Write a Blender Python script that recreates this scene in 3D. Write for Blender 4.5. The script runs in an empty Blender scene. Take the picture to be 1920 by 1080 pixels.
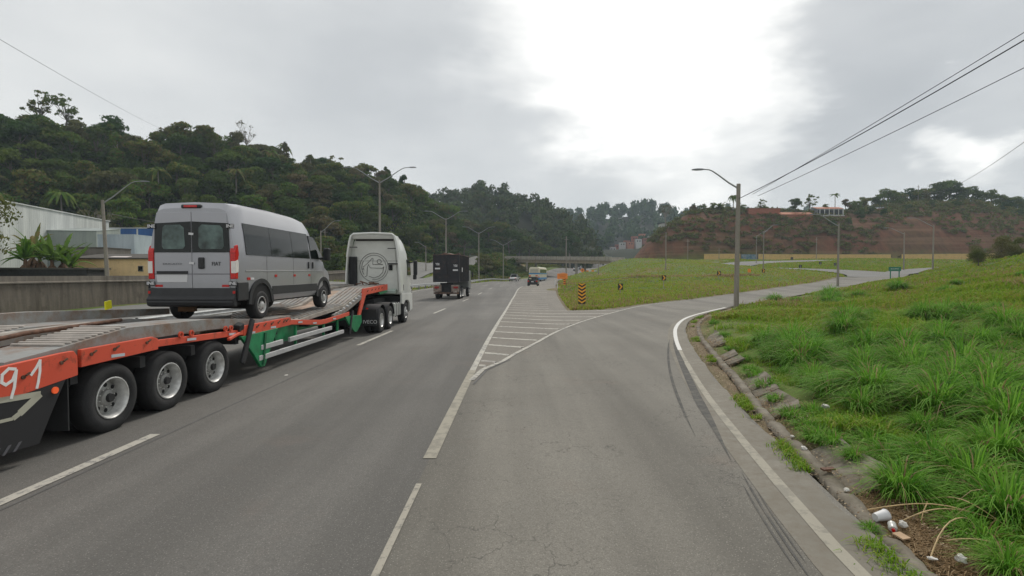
import bpy, bmesh, math, random
import numpy as np
from mathutils import Vector, Matrix, Euler
R = math.radians
rnd = random.Random(7)
NR = np.random.default_rng(11)
sc = bpy.context.scene
COL = sc.collection

# ------------------------------------------------------------------ camera, sky, sun, exposure
cam_d = bpy.data.cameras.new('camera'); cam = bpy.data.objects.new('camera', cam_d); COL.objects.link(cam)
cam.location = (0, 0, 2.4)
cam.rotation_euler = (R(90 - 1.55), 0, 0)
cam_d.lens = 18.0; cam_d.sensor_width = 36.0
cam_d.clip_start = 0.1; cam_d.clip_end = 6000
sc.camera = cam
sc.view_settings.view_transform = 'Standard'
sc.view_settings.look = 'None'
sc.view_settings.exposure = 0.36
sc.view_settings.gamma = 1.0
try:
    sc.cycles.use_denoising = True
    sc.cycles.max_bounces = 6
    sc.cycles.volume_bounces = 0
    sc.cycles.transparent_max_bounces = 8
except Exception:
    pass

def build_world():
    w = bpy.data.worlds.new('World'); sc.world = w; w.use_nodes = True
    nt = w.node_tree; N = nt.nodes; L = nt.links
    N.clear()
    out = N.new('ShaderNodeOutputWorld'); bg = N.new('ShaderNodeBackground')
    L.new(bg.outputs[0], out.inputs[0])
    sky = N.new('ShaderNodeTexSky'); sky.sky_type = 'NISHITA'; sky.sun_disc = False
    sky.sun_elevation = R(46); sky.sun_rotation = R(17)
    tc = N.new('ShaderNodeTexCoord')
    def vm(op, a, b=None):
        n = N.new('ShaderNodeVectorMath'); n.operation = op
        for i, s in enumerate((a, b)):
            if s is None: continue
            if isinstance(s, (tuple, Vector)): n.inputs[i].default_value = s
            else: L.new(s, n.inputs[i])
        return n
    def ma(op, a, b=None, clamp=False):
        n = N.new('ShaderNodeMath'); n.operation = op; n.use_clamp = clamp
        for i, s in enumerate((a, b)):
            if s is None: continue
            if isinstance(s, (int, float)): n.inputs[i].default_value = s
            else: L.new(s, n.inputs[i])
        return n.outputs[0]
    def noise(vec, scale, det=5, rough=.55):
        n = N.new('ShaderNodeTexNoise'); n.inputs['Scale'].default_value = scale
        n.inputs['Detail'].default_value = det; n.inputs['Roughness'].default_value = rough
        L.new(vec, n.inputs['Vector']); return n
    d0 = vm('NORMALIZE', tc.outputs['Generated']).outputs[0]
    # stretch so clouds flatten near the horizon
    st = vm('MULTIPLY', d0, (1, 1, 2.6)).outputs[0]
    wob = noise(st, 3.4, 6, .58)
    ws = vm('SUBTRACT', wob.outputs['Color'], (.5, .5, .5)).outputs[0]
    wsc = N.new('ShaderNodeVectorMath'); wsc.operation = 'SCALE'; L.new(ws, wsc.inputs[0]); wsc.inputs['Scale'].default_value = .36
    d = vm('NORMALIZE', vm('ADD', d0, wsc.outputs[0]).outputs[0]).outputs[0]
    n1 = noise(st, 2.1, 5, .5)
    n2 = noise(st, 5.5, 4, .55)
    base = ma('ADD', ma('MULTIPLY', n1.outputs['Fac'], .26), ma('MULTIPLY', n2.outputs['Fac'], .08))
    base = ma('ADD', base, .385)
    # where the cloud sheet is thin and the sun comes through, and where it is thick
    blobs = [  # px, py, inner, outer (radians), amount
        (1000, 30, .03, .20, .16), (1200, 40, .06, .30, .28), (1200, 150, .03, .20, .22), (1110, 210, .01, .13, .22), (1240, 120, .0, .12, .10),
        (1390, 70, .04, .17, .26), (1420, 225, .01, .10, .20), (1500, 235, .0, .06, .12), (1810, 268, .02, .075, .30), (1890, 285, .01, .06, .16),
        (1310, 372, .0, .12, .24), (1230, 350, .0, .12, .10), (1290, 230, .0, .10, .16),
        (620, 90, .05, .42, -.03), (760, 160, .05, .30, -.05), (880, 260, .02, .22, -.04), (1150, 330, .02, .2, -.03),
        (1640, 130, .03, .20, -.06), (1830, 150, .04, .24, -.03), (1560, 310, .02, .20, -.06), (1250, 300, .0, .07, -.04),
        (180, 100, .05, .5, .03), (60, 200, .02, .3, .04),
    ]
    tot = base
    for px, py, a, b, amt in blobs:
        v = Vector(((px - 960) / 960, 1, (514 - py) / 960)).normalized()
        dt = N.new('ShaderNodeVectorMath'); dt.operation = 'DOT_PRODUCT'; L.new(d, dt.inputs[0]); dt.inputs[1].default_value = v
        ang = ma('ARCCOSINE', ma('MINIMUM', dt.outputs['Value'], .99999))
        mr = N.new('ShaderNodeMapRange'); mr.interpolation_type = 'SMOOTHSTEP'
        L.new(ang, mr.inputs['Value']); mr.inputs['From Min'].default_value = b; mr.inputs['From Max'].default_value = a
        mr.inputs['To Min'].default_value = 0; mr.inputs['To Max'].default_value = amt
        tot = ma('ADD', tot, mr.outputs[0])
    tot = ma('MAXIMUM', tot, .2)
    tint = N.new('ShaderNodeValToRGB'); L.new(tot, tint.inputs[0])
    e = tint.color_ramp.elements
    e[0].position = .36; e[0].color = (.945, .985, 1.015, 1)
    e[1].position = .95; e[1].color = (1.0, .985, .945, 1)
    m = tint.color_ramp.elements.new(.62); m.color = (.99, 1.0, .985, 1)
    cl = N.new('ShaderNodeVectorMath'); cl.operation = 'SCALE'
    L.new(tint.outputs[0], cl.inputs[0]); L.new(ma('MULTIPLY', tot, 8.35), cl.inputs['Scale'])
    mx = N.new('ShaderNodeMix'); mx.data_type = 'RGBA'; mx.inputs['Factor'].default_value = .96
    L.new(sky.outputs[0], mx.inputs['A']); L.new(cl.outputs[0], mx.inputs['B'])
    L.new(mx.outputs['Result'], bg.inputs['Color'])
    bg.inputs['Strength'].default_value = .125
build_world()

sun_d = bpy.data.lights.new('sun', 'SUN'); sun = bpy.data.objects.new('sun', sun_d); COL.objects.link(sun)
sun_d.energy = 1.8; sun_d.angle = R(12); sun_d.color = (1, .95, .87)
sun.rotation_euler = Vector((math.sin(R(17)) * math.cos(R(46)), math.cos(R(17)) * math.cos(R(46)), math.sin(R(46)))).to_track_quat('Z', 'Y').to_euler()
sun.location = (0, 0, 60)

# ------------------------------------------------------------------ materials
MATS = {}
def mat(name, col=(.5, .5, .5), rough=.7, metal=0., spec=.5, bump=0., bscale=20., var=.0, vscale=3., var2=None, alpha=1., emis=None, coat=0.):
    """principled with a noise-mottled colour; var = strength of mottling, var2 = other colour"""
    if name in MATS: return MATS[name]
    m = bpy.data.materials.new(name); m.use_nodes = True; MATS[name] = m
    nt = m.node_tree; N = nt.nodes; L = nt.links
    p = N['Principled BSDF']
    p.inputs['Roughness'].default_value = rough; p.inputs['Metallic'].default_value = metal
    p.inputs['Specular IOR Level'].default_value = spec
    if coat: p.inputs['Coat Weight'].default_value = coat
    tc = N.new('ShaderNodeTexCoord')
    n = N.new('ShaderNodeTexNoise'); n.inputs['Scale'].default_value = vscale; n.inputs['Detail'].default_value = 6
    n.inputs['Roughness'].default_value = .6
    L.new(tc.outputs['Object'], n.inputs['Vector'])
    r = N.new('ShaderNodeValToRGB'); L.new(n.outputs['Fac'], r.inputs[0])
    c2 = var2 if var2 else tuple(c * (1 - var) for c in col)
    c1 = col if var2 else tuple(min(1, c * (1 + var)) for c in col)
    r.color_ramp.elements[0].position = .35; r.color_ramp.elements[0].color = (*c2, 1)
    r.color_ramp.elements[1].position = .65; r.color_ramp.elements[1].color = (*c1, 1)
    L.new(r.outputs[0], p.inputs['Base Color'])
    if bump:
        b = N.new('ShaderNodeBump'); b.inputs['Strength'].default_value = bump; b.inputs['Distance'].default_value = .02
        n2 = N.new('ShaderNodeTexNoise'); n2.inputs['Scale'].default_value = bscale; n2.inputs['Detail'].default_value = 4
        L.new(tc.outputs['Object'], n2.inputs['Vector']); L.new(n2.outputs['Fac'], b.inputs['Height']); L.new(b.outputs[0], p.inputs['Normal'])
    if emis:
        p.inputs['Emission Color'].default_value = (*emis[0], 1); p.inputs['Emission Strength'].default_value = emis[1]
    return m

class NT:
    """small node-tree builder"""
    def __init__(s, name):
        s.m = bpy.data.materials.new(name); s.m.use_nodes = True; MATS[name] = s.m
        s.N = s.m.node_tree.nodes; s.L = s.m.node_tree.links; s.p = s.N['Principled BSDF']
        s.tc = s.N.new('ShaderNodeTexCoord'); s.out = s.N['Material Output']
    def put(s, sock, v):
        if hasattr(v, 'links') or isinstance(v, bpy.types.NodeSocket): s.L.new(v, sock)
        elif isinstance(v, (tuple, list)) and len(v) == 3 and sock.type == 'RGBA': sock.default_value = (*v, 1)
        else: sock.default_value = v
    def noise(s, scale, det=4, rough=.55, vec=None, out='Fac', dist=0.):
        n = s.N.new('ShaderNodeTexNoise'); n.inputs['Scale'].default_value = scale
        n.inputs['Detail'].default_value = det; n.inputs['Roughness'].default_value = rough; n.inputs['Distortion'].default_value = dist
        s.L.new(vec if vec else s.tc.outputs['Object'], n.inputs['Vector']); return n.outputs[out]
    def mapv(s, scale=(1, 1, 1), rot=(0, 0, 0), vec=None):
        n = s.N.new('ShaderNodeMapping'); s.L.new(vec if vec else s.tc.outputs['Object'], n.inputs[0])
        n.inputs['Scale'].default_value = scale; n.inputs['Rotation'].default_value = rot; return n.outputs[0]
    def rng(s, v, a, b, c=0., d=1.):
        n = s.N.new('ShaderNodeMapRange'); s.put(n.inputs[0], v)
        for i, x in enumerate((a, b, c, d)): n.inputs[i + 1].default_value = x
        return n.outputs[0]
    def math(s, op, a, b=0.):
        n = s.N.new('ShaderNodeMath'); n.operation = op; s.put(n.inputs[0], a); s.put(n.inputs[1], b); return n.outputs[0]
    def mix(s, f, a, b, mode='MIX'):
        n = s.N.new('ShaderNodeMix'); n.data_type = 'RGBA'; n.blend_type = mode
        s.put(n.inputs['Factor'], f); s.put(n.inputs['A'], a); s.put(n.inputs['B'], b); return n.outputs['Result']
    def ramp(s, v, stops):
        n = s.N.new('ShaderNodeValToRGB'); s.put(n.inputs[0], v); cr = n.color_ramp
        while len(cr.elements) < len(stops): cr.elements.new(.5)
        for e, (pos, c) in zip(cr.elements, stops): e.position = pos; e.color = (*c, 1) if len(c) == 3 else c
        return n.outputs[0]
    def attr(s, name):
        n = s.N.new('ShaderNodeAttribute'); n.attribute_name = name; return n.outputs['Fac']
    def voro(s, scale, feat='DISTANCE_TO_EDGE', vec=None, out='Distance', rand=1.):
        n = s.N.new('ShaderNodeTexVoronoi'); n.feature = feat; n.inputs['Scale'].default_value = scale; n.inputs['Randomness'].default_value = rand
        s.L.new(vec if vec else s.tc.outputs['Object'], n.inputs['Vector']); return n.outputs[out]
    def bump(s, h, strength=.3, dist=.02):
        b = s.N.new('ShaderNodeBump'); b.inputs['Strength'].default_value = strength; b.inputs['Distance'].default_value = dist
        s.put(b.inputs['Height'], h); s.L.new(b.outputs[0], s.p.inputs['Normal'])
    def island(s):
        return s.N.new('ShaderNodeNewGeometry').outputs['Random Per Island']
    def objrand(s):
        return s.N.new('ShaderNodeObjectInfo').outputs['Random']
    def done(s, col=None, rough=.8, spec=.3, metal=0.):
        if col is not None: s.put(s.p.inputs['Base Color'], col)
        s.put(s.p.inputs['Roughness'], rough); s.p.inputs['Specular IOR Level'].default_value = spec; s.p.inputs['Metallic'].default_value = metal
        return s.m

# ------------------------------------------------------------------ object helpers
def tag(o, label=None, cat=None, group=None, kind=None):
    if label: o['label'] = label
    if cat: o['category'] = cat
    if group: o['group'] = group
    if kind: o['kind'] = kind
    return o
def empty(name, loc=(0, 0, 0), rz=0., label=None, cat=None, group=None, rx=0.):
    o = bpy.data.objects.new(name, None); COL.objects.link(o); o.location = loc; o.rotation_euler = (rx, 0, rz); o.empty_display_size = .3
    return tag(o, label, cat, group)
def link_mesh(name, me, parent=None, loc=(0, 0, 0), rz=0.):
    o = bpy.data.objects.new(name, me); COL.objects.link(o); o.parent = parent; o.location = loc; o.rotation_euler = (0, 0, rz); return o
def np_mesh(name, V, F, mats, midx=None, smooth=False):
    V = np.asarray(V, dtype=np.float32).reshape(-1, 3); F = np.asarray(F, dtype=np.int32); k = F.shape[1]
    me = bpy.data.meshes.new(name)
    me.vertices.add(len(V)); me.vertices.foreach_set('co', V.ravel())
    me.loops.add(F.size); me.loops.foreach_set('vertex_index', F.ravel())
    me.polygons.add(len(F)); me.polygons.foreach_set('loop_start', np.arange(0, F.size, k, dtype=np.int32))
    try: me.polygons.foreach_set('loop_total', np.full(len(F), k, dtype=np.int32))
    except Exception: pass
    if midx is not None: me.polygons.foreach_set('material_index', np.asarray(midx, dtype=np.int32))
    me.polygons.foreach_set('use_smooth', np.full(len(F), smooth, dtype=bool))
    for m in (mats if isinstance(mats, (list, tuple)) else [mats]): me.materials.append(m)
    me.update(calc_edges=True); me.validate()
    return me
class MB:
    def __init__(s): s.v = []; s.f = []; s.m = []
    def add(s, vs, fs, m=0):
        b = len(s.v); s.v += [tuple(v) for v in vs]
        for f in fs: s.f.append(tuple(b + i for i in f)); s.m.append(m)
        return s
    def box(s, x0, x1, y0, y1, z0, z1, m=0):
        vs = [(x, y, z) for z in (z0, z1) for y in (y0, y1) for x in (x0, x1)]
        return s.add(vs, [(0, 2, 3, 1), (4, 5, 7, 6), (0, 1, 5, 4), (2, 6, 7, 3), (0, 4, 6, 2), (1, 3, 7, 5)], m)
    def obox(s, c, size, rot=(0, 0, 0), m=0):
        M = Matrix.Translation(c) @ Euler(rot).to_matrix().to_4x4(); h = [q / 2 for q in size]
        vs = [M @ Vector((x * h[0], y * h[1], z * h[2])) for z in (-1, 1) for y in (-1, 1) for x in (-1, 1)]
        return s.add(vs, [(0, 2, 3, 1), (4, 5, 7, 6), (0, 1, 5, 4), (2, 6, 7, 3), (0, 4, 6, 2), (1, 3, 7, 5)], m)
    def quad(s, a, b, c, d, m=0): return s.add([a, b, c, d], [(0, 1, 2, 3)], m)
    def poly(s, pts, m=0): return s.add(pts, [tuple(range(len(pts)))], m)
    def frame(s, d):
        d = Vector(d).normalized(); u = d.orthogonal().normalized(); return u, d.cross(u)
    def cyl(s, p0, p1, r0, r1=None, n=10, m=0, caps=True):
        r1 = r0 if r1 is None else r1; p0 = Vector(p0); p1 = Vector(p1); u, w = s.frame(p1 - p0)
        vs = [p + (u * math.cos(a) + w * math.sin(a)) * r for p, r in ((p0, r0), (p1, r1)) for a in [2 * math.pi * i / n for i in range(n)]]
        fs = [(i, (i + 1) % n, n + (i + 1) % n, n + i) for i in range(n)]
        if caps: fs += [tuple(range(n - 1, -1, -1)), tuple(range(n, 2 * n))]
        return s.add(vs, fs, m)
    def lathe(s, c, axis, prof, n=24, m=0):   # prof: (radius, height along axis)
        c = Vector(c); ax = Vector(axis).normalized(); u, w = s.frame(ax); vs = []
        for r, h in prof: vs += [c + ax * h + (u * math.cos(2 * math.pi * i / n) + w * math.sin(2 * math.pi * i / n)) * r for i in range(n)]
        fs = []
        for k in range(len(prof) - 1):
            fs += [(k * n + i, k * n + (i + 1) % n, (k + 1) * n + (i + 1) % n, (k + 1) * n + i) for i in range(n)]
        return s.add(vs, fs, m)
    def tube(s, pts, r, n=6, m=0):
        pts = [Vector(p) for p in pts]; rs = r if isinstance(r, (list, tuple)) else [r] * len(pts); vs = []; pu = None
        for i, p in enumerate(pts):
            d = (pts[min(i + 1, len(pts) - 1)] - pts[max(i - 1, 0)]).normalized()
            if pu is None: u, w = s.frame(d)
            else:
                u = (pu - d * pu.dot(d)); u = u.normalized() if u.length > 1e-6 else s.frame(d)[0]; w = d.cross(u)
            pu = u; vs += [p + (u * math.cos(2 * math.pi * k / n) + w * math.sin(2 * math.pi * k / n)) * rs[i] for k in range(n)]
        fs = [(k * n + i, k * n + (i + 1) % n, (k + 1) * n + (i + 1) % n, (k + 1) * n + i) for k in range(len(pts) - 1) for i in range(n)]
        fs += [tuple(range(n - 1, -1, -1)), tuple(range((len(pts) - 1) * n, len(pts) * n))]
        return s.add(vs, fs, m)
    def prism(s, poly, axis, a, b, m=0):
        """poly in the two remaining axes (in order), extruded a..b along axis 'x','y','z'"""
        n = len(poly); k = 'xyz'.index(axis); vs = []
        for h in (a, b):
            for p in poly: q = list(p); q.insert(k, h); vs.append(tuple(q))
        fs = [(i, (i + 1) % n, n + (i + 1) % n, n + i) for i in range(n)] + [tuple(range(n - 1, -1, -1)), tuple(range(n, 2 * n))]
        return s.add(vs, fs, m)
    def loft(s, secs, m=0, caps=True, closed=True):
        n = len(secs[0]); vs = [p for q in secs for p in q]; fs = []
        for k in range(len(secs) - 1):
            for i in range(n if closed else n - 1): fs.append((k * n + i, k * n + (i + 1) % n, (k + 1) * n + (i + 1) % n, (k + 1) * n + i))
        if caps: fs += [tuple(range(n - 1, -1, -1)), tuple(range((len(secs) - 1) * n, len(secs) * n))]
        return s.add(vs, fs, m)
    def mesh(s, name, mats, smooth=0):
        me = bpy.data.meshes.new(name); me.from_pydata(s.v, [], s.f)
        for m in (mats if isinstance(mats, (list, tuple)) else [mats]): me.materials.append(m)
        me.polygons.foreach_set('material_index', s.m)
        bm = bmesh.new(); bm.from_mesh(me); bmesh.ops.recalc_face_normals(bm, faces=bm.faces); bm.to_mesh(me); bm.free()
        if smooth:
            me.polygons.foreach_set('use_smooth', [True] * len(me.polygons)); me.set_sharp_from_angle(angle=R(smooth))
        me.update(); return me
    def build(s, name, mats, parent=None, loc=(0, 0, 0), rz=0., smooth=0, bevel=0., rot=None):
        o = link_mesh(name, s.mesh(name, mats, smooth), parent, loc, rz)
        if rot: o.rotation_euler = rot
        if bevel:
            b = o.modifiers.new('bevel', 'BEVEL'); b.width = bevel; b.segments = 2; b.limit_method = 'ANGLE'; b.angle_limit = R(40)
        return o
def text_obj(name, s, size, m, parent=None, loc=(0, 0, 0), rot=(R(90), 0, 0), extrude=.002, sx=1., shear=0., align='CENTER', offset=0.):
    cu = bpy.data.curves.new(name, 'FONT'); cu.body = s; cu.size = size; cu.extrude = extrude; cu.align_x = align; cu.align_y = 'CENTER'
    cu.shear = shear; cu.offset = offset; cu.resolution_u = 3
    t = bpy.data.objects.new(name, cu); COL.objects.link(t)
    dg = bpy.context.evaluated_depsgraph_get(); me = bpy.data.meshes.new_from_object(t.evaluated_get(dg))
    bpy.data.objects.remove(t); bpy.data.curves.remove(cu)
    me.materials.clear(); me.materials.append(m); me.name = name
    o = link_mesh(name, me, parent, loc); o.rotation_euler = rot; o.scale = (sx, 1, 1); return o
def copy_tree(o, parent=None):
    c = o.copy(); COL.objects.link(c); c.parent = parent
    for ch in list(o.children): copy_tree(ch, c)
    return c

# ------------------------------------------------------------------ the lie of the land
def interp(xs, ys):
    xs = np.array(xs, float); ys = np.array(ys, float)
    # smooth monotone-ish interpolation: Catmull-Rom evaluated densely then linear
    t = np.linspace(xs[0], xs[-1], 600); m = np.gradient(ys, xs)
    i = np.clip(np.searchsorted(xs, t) - 1, 0, len(xs) - 2); h = xs[i + 1] - xs[i]; u = (t - xs[i]) / h
    y = (2*u**3-3*u**2+1)*ys[i] + (u**3-2*u**2+u)*h*m[i] + (-2*u**3+3*u**2)*ys[i+1] + (u**3-u**2)*h*m[i+1]
    return lambda q: np.interp(q, t, y)
fB = interp([-60, 4, 18, 35, 50, 68, 85, 102, 122, 140, 170, 200, 250, 300, 420], [-1.3, -1.1, -.87, -.36, .1, .75, 2.0, 4.4, 8.0, 12, 19, 27.5, 46, 67, 125])   # right lane edge
fL = lambda y: fB(y) - 13.0                                         # left edge of the carriageway
fD = interp([-60, 0, 4, 6, 9, 13.1, 18.3, 21.7, 26.2, 30.3, 33.4], [1.9, 2.35, 2.67, 3.0, 3.56, 4.5, 5.87, 6.97, 9.0, 11.7, 14.0])   # right edge line of the slip road
fR2 = interp([33, 45, 64, 88, 120, 150, 200, 250, 420], [3.6, 4.2, 5.5, 7.6, 11.5, 17.6, 31.5, 50.5, 130])   # island side
RAMP_L = [(3.6, 33), (6.6, 34.6), (9.9, 39.2), (14.1, 44.5), (19, 49.5), (25.3, 56), (32, 63), (39, 70), (46, 77.5), (53, 85), (58.5, 92)]
RAMP_R = [(14.0, 33.4), (17.6, 37.5), (21.5, 41.8), (27, 47.5), (32.8, 53.8), (39, 60), (45.5, 66.6), (52, 73), (58.5, 79), (65, 85), (71, 91)]
LOOP = [(64.5, 91), (68, 97), (69.5, 103.5), (67, 110), (61.5, 116), (57.5, 124), (58, 133), (62, 141), (70, 149), (82, 156), (100, 162)]
BRANCH = [(68, 91.5), (76, 98.5), (86, 106), (100, 114), (118, 121), (140, 127)]
SIDE = [(-24, 92), (-25, 108), (-25, 124), (-22.5, 142), (-17, 168), (-10, 190), (-4, 205)]

CP = [(-5,-40,0),(5,-40,0),(-22,-40,0),(-5,0,0),(-5,15,0),(-5,30,0),(-14,0,0),(-14,30,0),(-12,55,.05),(-5,60,.05),(-2,60,.05),(-12,90,.35),(-2,90,.3),(5,90,.35),(0,122,.65),(8,122,.65),(10,150,.9),(18,150,1.0),
 (22,190,1.1),(30,190,1.1),(50,260,1.6),(100,350,3),(125,420,5),(-22,0,0),(-28,10,0),(-28,40,.05),(-22,40,.05),(-22,80,.7),(-20,120,1.4),(-12,150,1.5),(-4,170,1.5),
 (-34,30,.5),(-30,15,.0),(-30,0,0),(-30,30,0),(-30.5,45,.05),(-50,40,1.6),(-34,70,2.2),(-80,60,2.5),(-60,90,3.5),(-44,130,5.5),(-25,108,1.7),(-25,124,3.0),(-22.5,142,5.2),(-17,168,7.2),(-10,190,8.3),(-4,205,8.6),(-34,150,6),(-34,120,4.5),(-14,140,1.5),(-6,165,1.5),(-1,176,1.5),(-10,170,1.6),(-25,100,1.3),(-150,60,2),(-150,0,1),(-60,0,1),
 (1,5,0),(2,12,0),(4,20,0),(8,33,0),(14,40,.05),(20,45,.1),(26,52,.3),(33,58,.5),(40,65,.8),(48,73,1.05),(56,82,1.4),(64,90,1.8),(70,97,2.3),
 (74,108,3.2),(66,113,3.5),(60,124,4.1),(62,141,5.0),(82,156,6.2),(100,162,6.8),(86,106,3.5),(100,114,4.0),(140,127,5.2),
 (6,45,.1),(8,60,.3),(18,75,1.5),(14,60,.8),(28,75,1.5),(40,90,2.4),(50,100,3.0),(30,110,3.6),(20,110,2.2),(40,120,4.9),(40,150,6.6),(33,155,6.4),(62,168,7.2),(26,140,4.6),(22,125,2.6),
 (10,10,.5),(8,5,.5),(5,0,.3),(14,18,.75),(20,30,.75),(20,20,1.15),(16,8,1.3),(30,40,1.3),(40,40,2.6),(34,48,1.2),(50,52,2.6),(60,60,4.7),(60,40,4.9),(40,10,3.6),(25,0,2.0),(80,80,5.9),(70,80,3.0),(60,72,2.2),
 (72,88,2.9),(80,97,3.4),(100,100,4.6),(90,60,6.3),(120,90,7),(150,150,7),(120,170,7.2),(95,180,7.4),(160,190,7.6),(220,200,8),(300,250,9),(200,60,9),(150,0,9),(90,10,6.5),
 (60,200,7.6),(60,240,6),(100,400,15),(200,500,20),(0,400,6),(-100,300,10),(-300,200,12),(-300,600,14),(300,700,25),(600,400,20),(600,0,14),(-600,0,8),(-600,800,18),(0,1200,25),(1000,1200,30),(-1000,1500,25),(600,-60,12),(-600,-60,6),(1600,2600,30),(-1600,2600,30)]
CP = np.array(CP, float); _c = 3.0
_K = np.sqrt(((CP[:, None, :2] - CP[None, :, :2]) ** 2).sum(-1) + _c * _c)
_W = np.linalg.solve(_K + np.eye(len(CP)) * -0.02, CP[:, 2] - CP[:, 2].mean()); _Z0 = CP[:, 2].mean()
def Hbase(x, y):
    x = np.asarray(x, float).ravel(); y = np.asarray(y, float).ravel(); o = np.empty(len(x))
    for i in range(0, len(x), 20000):
        q = np.sqrt((x[i:i+20000, None] - CP[None, :, 0]) ** 2 + (y[i:i+20000, None] - CP[None, :, 1]) ** 2 + _c * _c)
        o[i:i+20000] = q @ _W + _Z0
    return o
def P2(px, Y): return ((px - 960) / 960 * Y, Y)
def ridge(pts):   # pts: x, y, height above sea, half width
    return np.array(pts, float)
def ridge_h(x, y, rp, p=1.15):
    best = np.full(len(x), -1e9)
    for a, b in zip(rp[:-1], rp[1:]):
        d = b[:2] - a[:2]; t = np.clip(((x - a[0]) * d[0] + (y - a[1]) * d[1]) / (d @ d), 0, 1)
        dist = np.hypot(x - a[0] - t * d[0], y - a[1] - t * d[1]); z = a[2] + t * (b[2] - a[2]); w = a[3] + t * (b[3] - a[3])
        u = np.clip(1 - dist / w, 0, 1); u = u ** p * (1.0) ; u = u * u * (3 - 2 * u) * .45 + u * .55
        best = np.maximum(best, z * u)
    return best
LEFT_HILL = ridge([(*P2(-500, 120), 42, 62), (*P2(-120, 128), 40, 62), (*P2(0, 134), 37, 62), (*P2(130, 139), 37.5, 58), (*P2(260, 144), 33.5, 56), (*P2(390, 154), 39, 58), (*P2(470, 160), 35, 60), (*P2(560, 168), 32, 60), (*P2(660, 184), 32.5, 62),
                   (*P2(745, 207), 29.5, 52), (*P2(820, 227), 20, 46), (*P2(880, 240), 12, 34), (*P2(915, 242), 5, 26)])
MID_HILL = ridge([(*P2(700, 380), 50, 120), (*P2(790, 365), 47, 110), (*P2(850, 350), 45, 100), (*P2(890, 335), 46, 95), (*P2(945, 335), 46, 90), (*P2(985, 330), 40, 80), (*P2(1015, 325), 27, 70), (*P2(1060, 320), 10, 55)])
FAR_HILL = ridge([(*P2(500, 800), 70, 260), (*P2(1000, 720), 68, 250), (*P2(1040, 680), 62, 240), (*P2(1085, 640), 54, 220), (*P2(1130, 620), 62, 220), (*P2(1200, 610), 64, 220), (*P2(1270, 620), 62, 220), (*P2(1400, 640), 60, 220), (*P2(1800, 800), 60, 260)])
BROWN = ridge([(68, 207, 16, 20), (76, 211, 21, 24), (92, 215, 22, 28), (112, 216, 22, 29), (132, 216, 21, 29), (150, 219, 23, 32), (170, 223, 26, 36), (196, 228, 28, 41), (222, 227, 22, 40), (260, 224, 22, 38), (330, 220, 24, 40)])
TOWN = ridge([(*P2(1130, 420), 10, 60), (*P2(1230, 430), 14, 70)])
def H(x, y):
    x = np.asarray(x, float); y = np.asarray(y, float); sh = x.shape; xf = x.ravel(); yf = y.ravel()
    h = Hbase(xf, yf)
    for rp, p in ((LEFT_HILL, .9), (MID_HILL, 1.), (FAR_HILL, 1.), (TOWN, 1.)):
        if rp is LEFT_HILL:
            m = np.zeros(len(xf)); k = ridge_h(xf, yf, rp, p) > 0
            if k.any(): m[k] = ridge_h(xf[k], yf[k], rp, p) * np.clip((seg_dist(xf[k], yf[k], SIDE) - 5) / 12, 0, 1) ** .7
            h = np.maximum(h, h * .4 + m); continue
        h = h + ridge_h(xf, yf, rp, p).clip(0) if rp is TOWN else np.maximum(h, h * .4 + ridge_h(xf, yf, rp, p).clip(0))
    h = h + ridge_h(xf, yf, BROWN, .62).clip(0)
    return h.reshape(sh)
def Hs(x, y): return float(H(np.array([x]), np.array([y]))[0])
def vnoise(x, y, s, seed=0):
    """value noise, -1..1"""
    r = np.random.default_rng(seed).uniform(-1, 1, (64, 64)); u = x / s; v = y / s
    i = np.floor(u).astype(int); j = np.floor(v).astype(int); a = u - i; b = v - j; a = a*a*(3-2*a); b = b*b*(3-2*b)
    g = lambda p, q: r[p % 64, q % 64]
    return (g(i, j)*(1-a) + g(i+1, j)*a)*(1-b) + (g(i, j+1)*(1-a) + g(i+1, j+1)*a)*b
def seg_dist(x, y, pts):
    best = np.full(len(x), 1e9)
    for a, b in zip(pts[:-1], pts[1:]):
        dx, dy = b[0]-a[0], b[1]-a[1]; t = np.clip(((x-a[0])*dx + (y-a[1])*dy) / (dx*dx+dy*dy), 0, 1)
        best = np.minimum(best, np.hypot(x-a[0]-t*dx, y-a[1]-t*dy))
    return best
def in_poly(x, y, poly):
    c = np.zeros(len(x), bool); n = len(poly)
    for i in range(n):
        (x1, y1), (x2, y2) = poly[i], poly[(i+1) % n]
        if y1 == y2: continue
        k = ((y1 > y) != (y2 > y)) & (x < (x2-x1)*(y-y1)/(y2-y1)+x1); c ^= k
    return c
_RP = RAMP_L + RAMP_R[::-1]
KERB = .78
KF = lambda y: np.clip(.40 + .05 * (np.asarray(y, float) - 4), .40, .80)     # kerb line, to the right of the slip road's edge line
DRAIN = [(7, 66), (12, 70), (20, 73.5), (28, 77.5), (37, 84)]
def relief(x, y, sd):
    off = np.clip(sd, 0, 6) / 6; near = np.clip(1 - np.hypot(x, y) / 400, 0, 1); bank = ((x > 3) & (y < 60)) * np.clip(sd, 0, 2) / 2
    z = off * near * (vnoise(x, y, 3.1, 1) * .13 + vnoise(x, y, 1.1, 2) * .06 + vnoise(x, y, 11, 3) * .22) + np.where(y > 80, 1, 0) * off * vnoise(x, y, 17, 4) * .5 + bank * (vnoise(x, y, 2.3, 5) * .13 + vnoise(x, y, 5.5, 6) * .16)
    d = seg_dist(x, y, DRAIN); return z - .55 * np.clip(1 - d / 1.3, 0, 1) + .25 * np.clip(1 - np.abs(d - 2) / 1.5, 0, 1) * (y > 60)
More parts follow.
